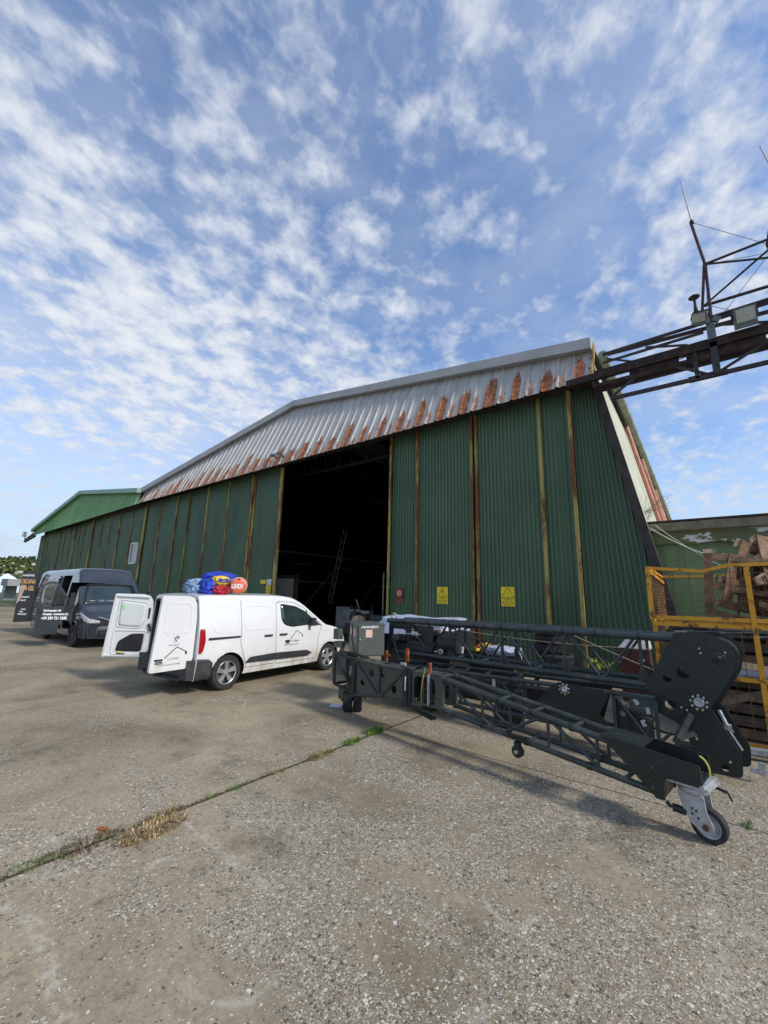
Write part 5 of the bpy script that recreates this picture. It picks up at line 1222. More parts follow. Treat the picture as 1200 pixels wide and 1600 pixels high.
    g.build('bolt', ['m_bolt','m_black'], R_, o)
    g = MB(); g.tube(P(4.30,-.2,.70), P(4.36,-.05,.58), .022, 8); g.box(P(4.36,-.12,.56), (.07,.08,.05)); g.bar(P(4.36,-.1,.55), P(4.46,-.15,.34), .02); g.bar(P(4.32,-.28,.62), P(4.40,-.28,.48), .016); g.tube(P(4.5,-.3,.12), P(4.62,-.3,.10), .02, 8); g.box(P(4.60,-.3,.16), (.06,.05,.10)); g.build('latch', 'm_caster', R_, o)
    g = MB(); g.bar(P(4.05,.09,.68), P(3.92,.20,.42), .05, .07); g.bar(P(3.92,.20,.42), P(4.06,.08,.48), .05, .05); g.tube(P(3.90,.17,.40), P(3.90,.24,.40), .03, 14); g.bar(P(3.90,.21,.42), P(3.90,.21,.30), .025, .03); g.build('lever_arm', 'm_tube', R_, o)
    g = MB(); g.tube(P(4.2,-.42,.30), P(4.2,.03,.30), .05, 12); g.box(P(4.1,-.2,.2), (.5,.3,.14)); g.build('base_block', 'm_machine', R_, o)
upper_boom()
def cables():
    P = F2
    def cb(a, b, d, r, m, lb, nm='cable', n=16):
        a, b = P(*a), P(*b); pts = [a.lerp(b, i/n)-V3((0,0,d*4*(i/n)*(1-i/n))) for i in range(n+1)]
        g = MB(); g.path(pts, r, 6); tag(g.build(nm, m, origin=pts[0]), lb, nm)
    cb((.9,-.25,1.36), (3.7,-.25,1.32), .05, .005, 'm_rope', 'thin pale cord running level inside the top boom')
    cb((2.75,-.2,1.42), (3.95,-.1,1.0), .01, .006, 'm_rope', 'pale cord slanting down to the big end plates')
    cb((.3,-.2,1.30), (2.9,-.3,1.18), .04, .006, 'm_black', 'dark cable sagging through the top boom')
    cb((-.25,.03,.88), (.75,.06,.80), .10, .013, 'm_black', 'black hose sagging beneath the left end of the top boom', 'hose')
    cb((.3,.08,.86), (1.35,.05,.74), .09, .012, 'm_black', 'second black hose sagging above the middle boom', 'hose')
    cb((3.3,.02,.70), (3.95,.05,.42), .10, .012, 'm_black', 'black hose looping behind the lever at the end plates', 'hose')
    cb((-.3,.10,1.10), (-.1,.12,.72), -.03, .012, 'm_black', 'black hose dropping beside the steel cabinets', 'hose')
cables()
def middle_boom():
    R_ = empty('lattice_boom', (-2.4, 6.4, 0), 'dark lattice boom in the middle with a plate carrying a bolt ring', 'boom'); o = R_.location
    P = Fr((-4.3, 6.28), (-.1, 6.08)); U, W = P.D, V3((0,0,1)); zt = lambda s_: lerp(.70, .79, (s_+.5)/4.); 
    for n in (0, -.50):
        tubes('upper_chord', 'm_tube', [(P(-.5,n,zt(-.5)), P(3.72,n,zt(3.72)))], .030, R_, o, 12)
        tubes('lower_chord', 'm_tube', [(P(-.5,n,.30), P(3.6,n,.28))], .030, R_, o, 12)
        for a in (.55, 1.1, 1.75, 2.15): tubes('vertical', 'm_tube', [(P(a,n,zt(a)), P(a,n,.3))], .020, R_, o, 8)
        for a, b in ((0,.5),(1.1,.6),(1.1,1.7),(2.15,1.8),(1.72,2.2)): tubes('diagonal', 'm_tube', [(P(a,n,zt(a)), P(b,n,.3))], .019, R_, o, 8)
    for a in (.3, .8, 1.1, 1.5, 2.0): tubes('cross_tube', 'm_tube', [(P(a,0,zt(a)), P(a-.1,-.5,zt(a)))], .018, R_, o, 8)
    g = MB(); g.plate([(2.21,.40),(2.52,.76),(2.62,.82),(3.18,.80),(3.22,.74),(3.10,.50),(3.22,.42),(3.02,.22),(2.62,.27)], [(2.47,.44,.035)], P(0,.03,0), U, W, .018, 0, 1); g.build('pivot_plate', ['m_machine','m_tube'], R_, o)
    g = MB(); g.plate([(2.21,.40),(2.52,.76),(3.18,.80),(3.0,.24),(2.62,.27)], [], P(0,-.47,0), U, W, .018); g.build('pivot_plate', 'm_machine', R_, o)
    bolt_ring(P, 2.70, .05, .745, .062, R_, o, 8, .011)
    g = MB(); g.plate([(3.28,.76),(3.66,.20),(3.28,.20)], [(3.36,.55,.032),(3.44,.42,.03),(3.36,.36,.03),(3.46,.28,.025)], P(0,-.03,0), U, W, .014); g.build('web_plate', 'm_machine', R_, o)
    g = MB(); g.bar(P(3.28,.02,.20), P(3.28,.02,.76), .04); g.bar(P(3.26,.02,.80), P(3.72,.02,.76), .04); g.bar(P(3.72,.02,.76), P(3.72,.02,.20), .04); g.tube(P(3.32,.03,.74), P(3.70,.03,.22), .018, 8); g.tube(P(3.72,.03,.62), P(3.5,.03,.2), .014, 8); g.tube(P(3.85,.03,.45), P(3.62,.03,.2), .018, 8); g.build('end_frame', 'm_tube', R_, o)
    g = MB(); g.tube(P(3.42,-.18,.62), P(3.66,-.18,.62), .09, 18); g.box(P(3.5,-.25,.40), (.3,.2,.2)); g.build('motor', 'm_cabinet', R_, o)
    for s_, z in ((3.34,.66),(3.50,.70),(3.56,.47),(3.62,.62)): g = MB(); g.box(P(s_,-.1,z), (.07,.05,.04), 0, Matrix.Rotation(s_*3, 3, 'Y')); g.build('fitting', 'm_palewhite', R_, o)
    g = MB(); g.box(P(1.2,-.3,.52), (3.2,.26,.22)); g.tube(P(-.3,-.1,.45), P(1.4,-.1,.45), .10, 16); g.box(P(-.2,-.2,.6), (.7,.4,.25)); g.tube(P(1.75,-.35,.2), P(1.75,-.2,.2), .2, 26); g.tube(P(.35,-.35,.2), P(.35,-.2,.2), .2, 26); g.build('hydraulic_block', 'm_black', R_, o)
    g = MB()
    for s_, n, z, l in ((.0,.05,.62,.2),(.25,.08,.70,.14),(.55,.1,.66,.2),(.9,.04,.62,.12),(1.3,.02,.58,.1),(2.0,.0,.60,.22)):
        g.tube(P(s_,n,z), P(s_+l*.6,n+.03,z+.02), .035, 12); g.box(P(s_+l*.6,n,z), (.06,.07,.08))
    g.build('fitting_row', 'm_plastic', R_, o)
    for s_, n, z, w_, h_, mm in ((.02,.08,.74,.10,.05,'m_palewhite'), (.42,.12,.70,.05,.05,'m_bolt'), (1.62,-.1,.62,.03,.22,'m_palewhite'), (.12,.1,.90,.05,.22,'m_orange'), (-.35,.1,.84,.04,.18,'m_orange')):
        g = MB(); g.box(P(s_,n,z), (w_,.04,h_)); g.build('fitting', mm, R_, o)
    g = MB(); g.bar(P(-.42,.1,.86), P(-.28,.1,.86), .03); g.build('valve_handle', 'm_orange', R_, o)
middle_boom()
# ---------- cabinets on the left end
def cabinet(C0, z0, z1, L1_, L2_, label, chop, txt):
    R_ = empty('control_cabinet', (C0[0], C0[1], z0), label, 'cabinet', math.radians(54), 'steel cabinets on the boom end'); h = z1-z0
    # local x runs along the face that looks to the camera's right, local y goes away to the left
    g = MB(); g.box((L1_/2, L2_/2, h/2), (L1_, L2_, h)); bd = g.build('body', 'm_cabinet', R_)
    md = bd.modifiers.new('bevel', 'BEVEL'); md.width = .008; md.segments = 2
    g = MB(); g.box((L1_/2, L2_/2, h+.008), (L1_+.02, L2_+.02, .02)); g.build('lid', 'm_cabinet', R_)
    g = MB(); g.box((L1_/2+.01, -.004, h/2-.01), (L1_-.03, .010, h-.05)); g.build('door', 'm_cabinet', R_)
    g = MB(); g.bar((.006,-.006,0), (.006,-.006,h), .014); g.bar((-.003,L2_,h*.98), (-.003,L2_,h*.45), .016) 
    if chop: g.bar((-.003,L2_,h*.45), (-.003,L2_*.30,0), .016)
    g.build('seal', 'm_black', R_)
    g = MB(); g.lathe([(0,0),(.012,0),(.010,.02),(0,.02)], (.05,-.008,h*.52), (0,-1,0), 12); g.build('knob', 'm_palewhite', R_)
    g = MB(); g.box((L1_*.42, -.012, h*.72), (.12, .004, .13)); g.build('notice', 'm_label_peach', R_)
    g = MB(); g.box((-.004, L2_*.45, h*.72), (.004, .15, .13)); g.build('notice', 'm_label_peach', R_)
    if txt: text(txt, .052, (.07, -.012, h*.90), (1,0,0), (0,0,1), 'm_text_white', 'lettering', R_, bold=.002, sx=.95)
    return R_
cabinet((-4.90, 5.66), .86, 1.385, .50, .42, 'front steel cabinet with peach notices and white lettering along its top', True, 'LAS IN DERTY')
cabinet((-5.28, 5.98), .83, 1.385, .46, .34, 'rear plain steel cabinet half hidden behind the lettered one', False, None)
g = MB(); g.box((-5.25, 5.75, .70), (.34,.30,.36)); g.box((-5.34, 5.68, 1.02), (.16,.14,.10)); g.box((-5.36,5.66,1.2),(.12,.12,.18)); tag(g.build('junction_box', 'm_cabinet', origin=(-5.25,5.75,.5)), 'dark switch boxes at the far left below the rear cabinet', 'switch box')
g = MB(); g.box((-5.27, 5.60, .006), (.22, .16, .008), 0, Matrix.Rotation(.5, 3, 'Z')); tag(g.build('paper', 'm_paper', origin=(-5.27,5.6,0)), 'sheet of pale blue paper on the ground by the twin tyres', 'paper')
# ---------- covered trolley behind the upper boom's left end
R_ = empty('covered_crate', (-4.8, 7.6, 0), 'dark crate under a pale grey tarpaulin behind the boom end', 'crate'); o = R_.location
g = MB(); g.box((-4.8, 7.75, .72), (1.65, .9, 1.3)); g.build('crate_body', 'm_black', R_, o)
g = MB(); nx, ny = 44, 24; vs = []
for i in range(nx+1):
    for j in range(ny+1):
        u, v = i/nx*2-1, j/ny*2-1; x = -4.83+u*.93; y = 7.75+v*.68; e = max(abs(u)-.86, abs(v)-.80, 0)
        z = 1.47+.03*noise.noise(V3((x*3, y*3, 1)))+.05*noise.noise(V3((x*1.1, y*1.6, 5))) - e*1.6
        if e > 0: x = -4.83+u*.87; y = 7.75+v*.60
        vs.append((x, y, z))
g.add(vs, [(i*(ny+1)+j, (i+1)*(ny+1)+j, (i+1)*(ny+1)+j+1, i*(ny+1)+j+1) for i in range(nx) for j in range(ny)], 0, True); g.build('tarpaulin', 'm_tarp', R_, o)
g = MB(); blob(g, (-5.62, 7.2, 1.05), (.10,.10,.26), 21, .4); g.build('hanging_cloth', 'm_bluetarp', R_, o)
R_ = empty('parts_crate', (-3.6, 8.5, 0), 'grey-blue crate heaped with yellow straps behind the boom', 'crate'); o = R_.location
g = MB(); g.box((-3.6, 8.5, .4), (1.0, .7, .75)); g.build('crate_body', 'm_black', R_, o)
g = MB(); blob(g, (-3.35, 8.4, .86), (.36,.26,.10), 3, .2); g.build('bag', 'm_tarp', R_, o)
r_ = random.Random(4)
g = MB()
for i in range(14):
    c = V3((-3.95+r_.random()*.55, 8.3+r_.random()*.3, .82+r_.random()*.12)); g.box(c, (.22, .07, .05), i % 3, Matrix.Rotation(r_.random()*3, 3, 'Z') @ Matrix.Rotation(r_.uniform(-.6,.6), 3, 'Y'))
g.build('straps', ['m_yellowjunk','m_yellowcloth','m_orange'], R_, o)
g = MB()
for k in range(4):
    g.bar((-3.02,8.15,.6+k*.1), (-3.02,8.5,.6+k*.1), .02, .03)
for k in range(3): g.bar((-3.02,8.15+k*.17,.55), (-3.02,8.15+k*.17,.95), .025)
g.build('plastic_basket', 'm_palewhite', R_, o)
# ---------- tyres by the doors
def tyre(R0, w, loc, label, tilt=(0,0)):
    g = MB(); h = w/2
    g.lathe([(R0*.56,-h*.75),(R0*.62,-h*.95),(R0*.80,-h),(R0*.93,-h*.85),(R0*.985,-h*.55),(R0,-h*.2),(R0,h*.2),(R0*.985,h*.55),(R0*.93,h*.85),(R0*.80,h),(R0*.62,h*.95),(R0*.56,h*.75),(R0*.60,0),(R0*.56,-h*.75)], (0,0,h), (0,0,1), 44)
    for k in range(44):
        a = 2*PI*k/44
        for q in (-.5, .5): g.box((R0*.995*math.cos(a+q*.05), R0*.995*math.sin(a+q*.05), h+q*h*.8), (.03, R0*.085, h*.62), 0, Matrix.Rotation(a, 3, 'Z') @ Matrix.Rotation(q*.5, 3, 'X'))
    for q in (-.02, .0, .02): g.lathe([(R0*.9, h*(1+.0)+h*.97),(R0*.88, h+h*1.0)], (0,0,q*0), (0,0,1), 44)
    t = g.build('tyre', 'm_rubber'); t.location = loc; t.rotation_euler = (tilt[0], tilt[1], .3); tag(t, label, 'tyre', 'tyres stacked by the doors'); return t
tyre(.50, .30, (-3.2, 11.4, 0), 'large worn tyre at the bottom of the stack by the door stile')
tyre(.48, .28, (-3.12, 11.42, .30), 'large tyre second from the bottom of the stack')
for i, lb in enumerate(('smaller tyre third from the bottom of the stack', 'smaller tyre next to the top of the stack', 'topmost small tyre of the stack')):
    tyre(.37, .22, (-3.3+.03*i, 11.4, .585+i*.222), lb, (.02*i, -.015))
# ---------- brown barrel-like locker with a pale lid
R_ = empty('locker', (-1.25, 10.0, 0), 'red-brown metal locker with pale sloping lid near the yellow cage', 'locker'); o = R_.location
g = MB(); g.box((-1.22, 10.0, .5), (.52,.5,1.0)); b_ = g.build('body', 'm_barrel', R_, o); md = b_.modifiers.new('bevel','BEVEL'); md.width = .04; md.segments = 3
g = MB(); g.add([(-1.49,9.74,1.0),(-.95,9.74,1.0),(-.95,10.26,1.0),(-1.49,10.26,1.0),(-1.34,9.82,1.18),(-.97,9.82,1.18),(-.97,10.2,1.18),(-1.34,10.2,1.18)], [(0,1,5,4),(1,2,6,5),(2,3,7,6),(3,0,4,7),(4,5,6,7)]); g.build('lid', 'm_palewhite', R_, o)
g = MB(); g.tube((-1.12,9.74,.80),(-1.05,9.70,.80),.03,10); g.build('valve', 'm_caster', R_, o)
# ---------- yellow cage with pallets
R_ = empty('steel_cage', (.7, 8.4, 0), 'tall yellow mesh cage standing in front of the green annexe wall', 'cage'); o = R_.location
yf = 7.6; x0, x1 = -.66, 2.6
def ybar(p, q, w=.05, h=None, nm='frame_bar', m='m_yellow'):
    g = MB(); g.bar(p, q, w, h or w); return g.build(nm, m, R_, o)
for (x, z0, z1) in ((x0,1.66,2.45),(.50,.05,2.42),(1.75,.05,2.45)): ybar((x,yf-.012,z0), (x,yf-.012,z1), .058)
ybar((x0,yf,2.43), (.02,yf,2.37), .045); ybar((.02,yf,2.37), (.30,yf,2.45), .045); ybar((.30,yf,2.45), (x1,yf,2.50), .045)
for z in (1.69, 1.60): ybar((x0,yf,z), (x1,yf,z+.02), .055)
ybar((x0+.1,yf+.02,1.64),(x1,yf+.02,1.65),.03)
ybar((-.05,yf,.92), (x1,yf,.92), .05); ybar((-.2,yf,.10), (x1,yf,.10), .06)
yb = 10.2
for (p, q) in (((x0,yb,2.43),(x1,yb,2.46)), ((x0,yf,2.43),(x0,yb,2.43)), ((x0,yf,1.64),(x0,yb,1.62)), ((x0,yb,1.4),(x0,yb,2.45)), ((x0,yf+.1,2.38),(x0+.02,yb,2.30))): ybar(p, q, .045)
ybar((x0+.02,yf+.05,.9), (x0+.02,yf+.05,1.6), .05)
g = MB(); y_ = yf-.005
for k in range(15): x = x0+.08+k*.22; g.tube((x,y_,1.70),(x+.02*math.sin(k*2.),y_,2.42),.005,5)
for k in range(7): z = 1.76+k*.10; g.path([(x0+i*.33, y_, z+.015*math.sin(i*1.3+k)) for i in range(10)], .004, 5)
for k in range(9): x = .1+k*.25; g.tube((x,y_,.12),(x,y_,1.58),.005,5)
for k in range(8): z = .25+k*.16; g.tube((-.1,y_,z),(x1,y_,z),.004,5)
g.build('wire_mesh', 'm_wire', R_, o)
g = MB()
for k in range(22): y = yf+.1+k*.12; g.tube((x0,y,1.68),(x0,y,2.40),.005,5)
for k in range(14): z = 1.70+k*.052; g.tube((x0,yf,z),(x0,yb,z),.005,5)
for k in range(12): y = yf+.1+k*.2; g.tube((x0,y,.9),(x0,y,1.6),.005,5)
g.build('side_mesh', 'm_wire', R_, o)
def pallet_proto(label):
    E_ = empty('pallet', (0,0,0), label, 'pallet', group='wooden pallets heaped in the cage')
    g = MB()
    for k in range(5): g.box((-.5+k*.25, 0, .135), (.13 if k % 2 else .145, .8, .022))
    g.build('top_deck', 'm_wood', E_)
    g = MB()
    for y in (-.35, 0, .35): g.box((0, y, .113), (1.2, .10, .020)); g.box((0, y, .011), (1.2, .10, .022))
    g.build('stringer', 'm_wood', E_)
    for x in (-.53, 0, .53):
        for y in (-.35, 0, .35): g = MB(); g.box((x, y, .062), (.13,.10,.078)); g.build('block', 'm_woodend', E_)
    return E_
pr = pallet_proto('pallet leaning highest at the left edge of the heap, seen end on')
def put_pallet(loc, rot, lb, first=[True]):
    if first[0]: p = pr; first[0] = False
    else: p = copy_tree(pr)
    p.location = loc; p.rotation_euler = rot; p['label'] = lb
R = math.radians
pl = [((.62,8.45,2.16),(R(95),R(12),R(40)),'pallet on edge right behind the open wooden crate'),
      ((.80,8.60,2.28),(R(88),R(24),R(30)),'pallet tilted steeply just behind the left-hand one'),
      ((.98,8.15,2.10),(R(80),R(-20),R(58)),'pallet leaning against the cage post at mid heap'),
      ((1.15,8.6,2.42),(R(66),R(14),R(28)),'pallet at the back of the heap with its corner raised'),
      ((1.40,8.15,2.12),(R(84),R(-14),R(48)),'pallet at the right end of the heap by the photo edge'),
      ((1.15,8.5,1.80),(R(12),R(6),R(30)),'pallet lying nearly flat under the standing ones')]
for l, r, lb in pl: put_pallet(l, r, lb)
def timber(p, q, w, h, m, lb, nm='timber'):
    g = MB(); g.bar(p, q, w, h); g.bar(V3(q), V3(q)+(V3(q)-V3(p)).normalized()*.003, w*.98, h*.98); return tag(g.build(nm, m, origin=p), lb, 'timber', 'old timber stored under the cage')
rr = random.Random(11)
tl = [((.05,7.9,1.12),(1.3,8.1,.92),'pale broken board with a split end, sloping down behind the cage mesh'),
      ((-.05,7.85,.52),(1.9,8.3,1.18),'long grey plank rising to the right in the lower cage'),
      ((.5,7.82,.28),(2.3,8.2,.95),'second grey plank rising to the right, lower down')]
timber(tl[0][0], tl[0][1], .05, .09, 'm_woodend', tl[0][2]); timber(tl[1][0], tl[1][1], .05, .09, 'm_oldwood', tl[1][2]); timber(tl[2][0], tl[2][1], .05, .09, 'm_oldwood', tl[2][2])
R_ = empty('wooden_crate', (.05, 7.95, 1.70), 'open slatted wooden crate with thick upright beam at the left end of the pallet heap', 'crate'); o = R_.location
for nm, p, q, w_, h_ in (('upright',(.035,7.95,1.72),(.11,7.95,2.66),.11,.11), ('rail',(.14,7.97,2.62),(.92,8.2,2.50),.05,.09), ('rail',(.10,7.97,2.18),(.85,8.2,2.04),.05,.08), ('rail',(.07,7.97,1.80),(.72,8.2,1.60),.05,.08), ('plank',(.36,8.25,1.62),(.48,8.25,2.46),.13,.03), ('plank',(.62,8.25,1.60),(.76,8.25,2.44),.13,.03)):
    g = MB(); g.bar(p, q, w_, h_); g.build(nm, 'm_wood', R_, o)
g = MB(); g.box((.113,7.95,2.69),(.112,.112,.06)); g.build('beam_end', 'm_woodend', R_, o)
names = ['bottom', 'second lowest', 'third lowest', 'middle', 'fifth lowest', 'sixth lowest', 'second highest', 'highest']
for k in range(8):
    timber((-.35+rr.uniform(-.1,.1), 8.35+rr.uniform(-.1,.1), .10+k*.17), (2.7, 8.35+rr.uniform(-.1,.1), .10+k*.17+rr.uniform(-.03,.03)), .24, .13, 'm_oldwood' if k % 3 else 'm_wood', names[k]+' beam of the level timber stack in the lower cage')
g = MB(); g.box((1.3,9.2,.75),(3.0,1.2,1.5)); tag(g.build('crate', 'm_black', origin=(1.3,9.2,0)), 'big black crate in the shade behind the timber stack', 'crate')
g = MB(); g.tube((.0,8.0,.98),(1.5,8.1,1.0),.09,16); tag(g.build('plastic_roll', 'm_tarp', origin=(0,8,.9)), 'grey roll of plastic sheet lying on the timber stack', 'roll')
g = MB(); r2 = random.Random(8)
for k in range(26):
    p = V3((r2.uniform(-.6,1.6), r2.uniform(7.7,8.6), r2.uniform(1.42,1.55))); q = p+V3((r2.uniform(.3,1.1), r2.uniform(-.2,.2), r2.uniform(-.06,.1))); g.bar(p, q, r2.uniform(.015,.05), .02, k % 3)
tag(g.build('scrap_pile', ['m_oldwood','m_caster','m_black'], origin=(0,8,1.4)), kind='stuff', label='loose thin scrap and sticks under the cage floor', cat='scrap')
g = MB(); g.bar((-.05,7.35,.10),(2.2,7.45,.13),.12,.06); tag(g.build('metal_rail', 'm_caster', origin=(-.05,7.35,.1)), 'pale metal rail lying low along the cage foot', 'rail')
# ---------- inside the doorway
R_ = empty('side_cabin', (-17.9, 15, 0), 'pale panel with brown frame just inside the open doorway', 'partition'); o = R_.location
g = MB(); g.box((-18.4, 15, 1.35), (1.5, .08, 2.7)); g.build('panel', 'm_inside_pale', R_, o)
g = MB(); g.box((-17.5, 14.98, 1.4), (.26,.1,2.85)); g.box((-18.3, 14.98, 2.80), (1.9,.1,.16)); g.build('frame', 'm_brown', R_, o)
R_ = empty('lattice_mast', (-21.8, 22, 1.4), 'narrow lattice ladder mast leaning in the dark hangar', 'mast'); o = R_.location
g = MB(); a = V3((-21.85,22,1.3)); b = V3((-20.6,22,6.6)); sd_ = V3((.17,0,-.05))
g.bar(a-sd_, b-sd_, .05); g.bar(a+sd_, b+sd_, .05)
for k in range(9): c = a.lerp(b, k/8.5); g.bar(c-sd_, c+sd_, .05)
g.build('ladder', 'm_inside_pale', R_, o)
r3 = random.Random(21)
def clutter(nm, loc, size, m, lb, cat, seed):
    r = random.Random(seed); g = MB(); x, y = loc
    for k in range(7):
        w, d, h = size[0]*r.uniform(.2,.6), size[1]*r.uniform(.3,.7), size[2]*r.uniform(.25,1)
        g.box((x+r.uniform(-.5,.5)*size[0], y+r.uniform(-.5,.5)*size[1], h/2+.02), (w, d, h), 0, Matrix.Rotation(r.uniform(-.3,.3), 3, 'Z'))
        if k % 2: g.tube((x+r.uniform(-.5,.5)*size[0], y, .02), (x+r.uniform(-.5,.5)*size[0], y+.1, size[2]*1.25), .03, 7)
    tag(g.build(nm, m, origin=(x, y, 0)), lb, cat)
clutter('tool_bench', (-13.8, 16.2), (1.6,.8,1.1), 'm_oldwood', 'dim cluttered bench inside the doorway beyond the white van bonnet', 'bench', 1)
clutter('machine_parts', (-11.9, 15.6), (1.4,.8,1.0), 'm_cabinet', 'dim heap of machine parts inside, right of the bench', 'machine parts', 2)
clutter('machine_parts', (-16.2, 18.5), (1.8,.8,1.3), 'm_inside_rail', 'dim taller heap of parts deeper inside behind the van', 'machine parts', 3)
g = MB(); blob(g, (-11.0, 16.0, 1.25), (.28,.2,.85), 33, .3); tag(g.build('dust_sheet', 'm_inside_pale', origin=(-11,16,.4)), 'pale dust sheet hanging over something inside near the right stile', 'sheet')
g = MB(); g.tube((-14.6,19,.02),(-14.6,19,3.2),.05,8); tag(g.build('pole', 'm_inside_rail', origin=(-14.6,19,0)), 'thin upright pole standing inside the dark doorway', 'pole')
g = MB(); blob(g, (-12.6, 14.6, .75), (.30,.22,.22), 40, .35); g.box((-12.6,14.6,.3),(.6,.5,.6)); tag(g.build('wooden_spool', 'm_woodend', origin=(-12.6,14.6,0)), 'light brown bundle visible just above the van bonnet', 'bundle')
# ---------- weeds along the slab joint
def tuft(loc, rad, h, n, m, lb, flat=.6, seed=0, nm='grass_tuft', grp=None, elong=1.0):
    r = random.Random(seed); g = MB()
    for k in range(n):
        a = r.uniform(0, 2*PI); d = rad*math.sqrt(r.random()); c = V3((d*math.cos(a)*.45, d*math.sin(a)*elong, 0)); hh = h*r.uniform(.4,1)
        out = V3((math.cos(a+r.uniform(-.6,.6)), math.sin(a+r.uniform(-.6,.6)), 0))*hh*flat*r.uniform(.3,1.4); sd_ = V3((-out.y, out.x, 0)).normalized()*h*r.uniform(.03,.07)
        m1 = c+out*.45+V3((0,0,hh*.7)); tip = c+out*1.1+V3((0,0,hh*r.uniform(.3,1)))
        g.add([c-sd_, c+sd_, m1+sd_*.8, m1-sd_*.8, tip], [(0,1,2,3),(3,2,4)], 0 if r.random() < .75 else 1)
    t = g.build(nm, m if isinstance(m, list) else [m, m], recalc=False); t.location = loc; tag(t, lb, 'grass tuft', grp or 'tufts growing in the slab joint'); return t
tuft((-3.90,4.95,0), .16, .10, 260, ['m_tuft','m_drygrass'], 'bright green tuft at the joint corner nearest the boom', seed=1)
tuft((-3.85,4.42,0), .14, .08, 200, ['m_tuft','m_drygrass'], 'second bright green tuft along the joint from the boom', seed=2)
tuft((-3.84,3.85,0), .20, .06, 240, ['m_straw','m_tuft'], 'mixed brown and green tuft in the middle of the joint', seed=3)
tuft((-3.86,3.22,0), .12, .04, 120, ['m_straw','m_straw'], 'small dry brown tuft in the joint', seed=4)
tuft((-3.86,2.73,0), .10, .04, 90, ['m_tuft','m_tuft'], 'tiny green tuft in the joint just past the big straw clump', seed=5)
tuft((-3.86,2.45,0), .06, .03, 40, ['m_tuft','m_tuft'], 'tiniest green sprig in the joint', seed=15)
tuft((-3.70,1.86,0), .24, .07, 700, ['m_straw','m_woodend'], 'largest clump of dry straw lying over the joint', .9, 6, 'straw_clump', elong=1.1)
tuft((-3.86,2.02,0), .16, .05, 300, ['m_straw','m_brown'], 'thinner straw fringe at the far end of the largest clump', .9, 16, 'straw_clump', elong=1.2)
tuft((-3.88,1.45,0), .22, .045, 420, ['m_brown','m_tuft'], 'dark brown dead growth in the joint beside the straw clump', .7, 7, elong=1.3)
tuft((-3.90,1.15,0), .14, .035, 200, ['m_tuft','m_brown'], 'low green growth in the joint at the left photo edge', .7, 8, elong=1.5)
tuft((.10,5.22,0), .10, .04, 90, ['m_tuft','m_tuft'], 'low green sprig in the joint right of the castor', seed=9)
tuft((-2.5,5.1,0), .12, .03, 60, ['m_drygrass','m_tuft'], 'faint dry sprig in the joint under the near boom', seed=10)
tuft((-1.85,5.15,0), .10, .03, 50, ['m_drygrass','m_tuft'], 'second faint dry sprig in the joint under the near boom', seed=11)
for i, (x, y, hh, lb) in enumerate(((-2.35,12.2,.55,'tall yellow-green grass clump by the last door stile'), (-2.0,12.25,.45,'yellow-green grass clump between the stile and the locker'), (-1.7,12.2,.6,'yellow-green grass clump behind the brown locker'))):
    tuft((x,y,0), .28, hh, 320, ['m_drygrass','m_tuft'], lb, .25, 20+i, grp='tall grass at the foot of the doors', elong=.5)
g = MB(); r = random.Random(31)
for k in range(900):
    y = r.uniform(.2, 4.9); x = -3.87+r.gauss(0, .012)+.02*math.sin(y*2.1); a = r.uniform(0, 6.28); s_ = r.uniform(.004,.012)
    g.add([(x+s_*math.cos(a), y+s_*math.sin(a), .003), (x+s_*math.cos(a+2), y+s_*math.sin(a+2), .003), (x+s_*math.cos(a+4), y+s_*math.sin(a+4), .003+s_)], [(0,1,2)], 0 if r.random() < .5 else 1)
tag(g.build('moss', ['m_tuft','m_brown'], recalc=False), kind='stuff', label='thin moss in the slab joint', cat='moss')
g = MB(); r = random.Random(32)
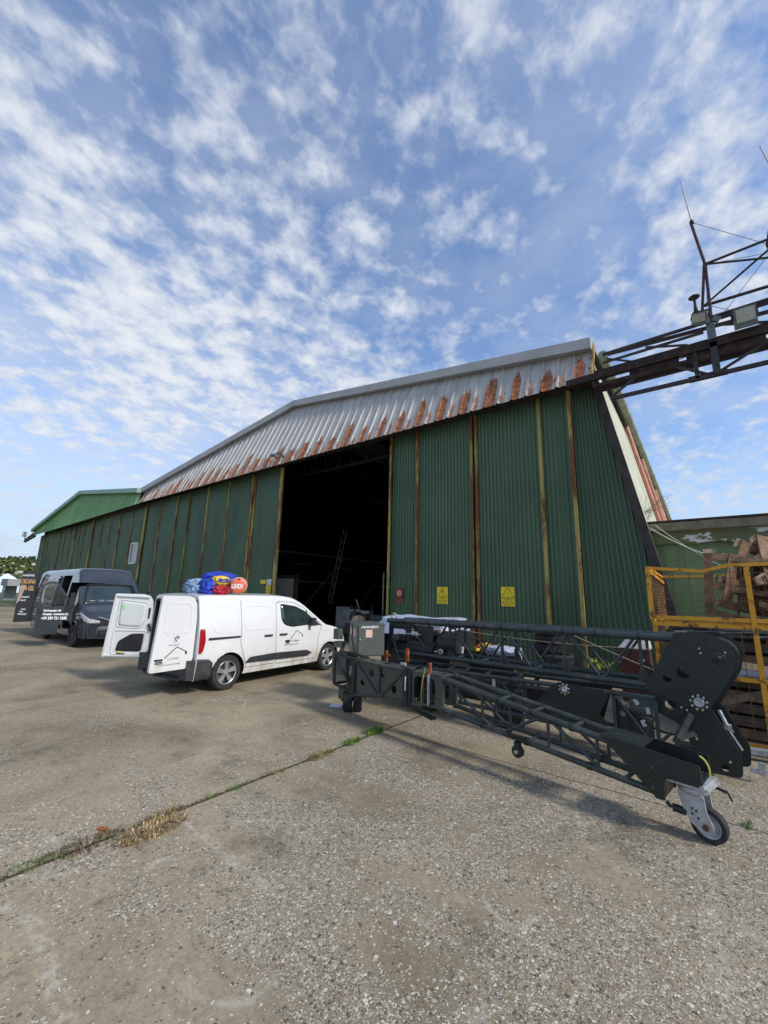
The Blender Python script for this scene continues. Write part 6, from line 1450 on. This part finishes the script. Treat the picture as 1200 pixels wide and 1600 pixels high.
for k in range(420):
    if k < 120: x = r.gauss(-4.35, .16); y = r.uniform(.9, 1.9)
    else: x = r.uniform(-5, 1.5); y = r.uniform(.2, 5.5)
    s_ = r.uniform(.004,.011); c = V3((x, y, s_*.4)); a = r.uniform(0, 3)
    vs = [c+V3((s_*math.cos(a+q*1.57)*r.uniform(.7,1.2), s_*math.sin(a+q*1.57)*r.uniform(.7,1.2), -s_*.3)) for q in range(4)]+[c+V3((0,0,s_*.55))]
    g.add(vs, [(0,1,4),(1,2,4),(2,3,4),(3,0,4)], 0 if r.random() < .7 else 1)
tag(g.build('loose_stones', ['m_rock','m_post'], recalc=False), kind='stuff', label='small loose stones scattered on the concrete', cat='stones')
g = MB(); g.box((0,0,.010), (.09,.03,.010), 0, Matrix.Rotation(.4, 3, 'Z')); t = g.build('wood_chip', 'm_redcloth' if False else 'm_orange'); t.location = (-4.02,1.62,0); tag(t, 'orange-brown splinter beside the straw clump', 'splinter')
# ---------- far left yard
R_ = empty('concrete_post', (-74.5, 14, 0), 'grey concrete gate pillar far left beside the dark van', 'pillar'); o = R_.location
g = MB(); g.box((-74.6, 14, 1.3), (1.5,1.2,2.6)); b_ = g.build('shaft', 'm_post', R_, o); g = MB(); g.box((-73.3,14.2,2.35),(3.6,2.2,.9)); g.build('cap_slab', 'm_post', R_, o)
g = MB(); g.box((-73.6,13.3,1.6),(.5,.1,.6)); g.build('meter_box', 'm_palewhite', R_, o)
R_ = empty('tent', (-94, 17, 0), 'pale blue and white tent at the left photo edge', 'tent'); o = R_.location
g = MB(); g.box((-94,17.0,1.6),(4,4,1.6)); g.build('wall', 'm_tentwhite', R_, o)
g = MB(); g.add([(-96.1,15,2.4),(-91.9,15,2.4),(-91.9,19,2.4),(-96.1,19,2.4),(-94,17,4.0)], [(0,1,4),(1,2,4),(2,3,4),(3,0,4)]); g.build('roof', 'm_tentwhite', R_, o)
g = MB(); g.box((-90,14.9,.6),(7,.1,.8)); tag(g.build('barrier', 'm_orange', origin=(-90,14.9,0)), 'low orange barrier in front of the pale tent', 'barrier')
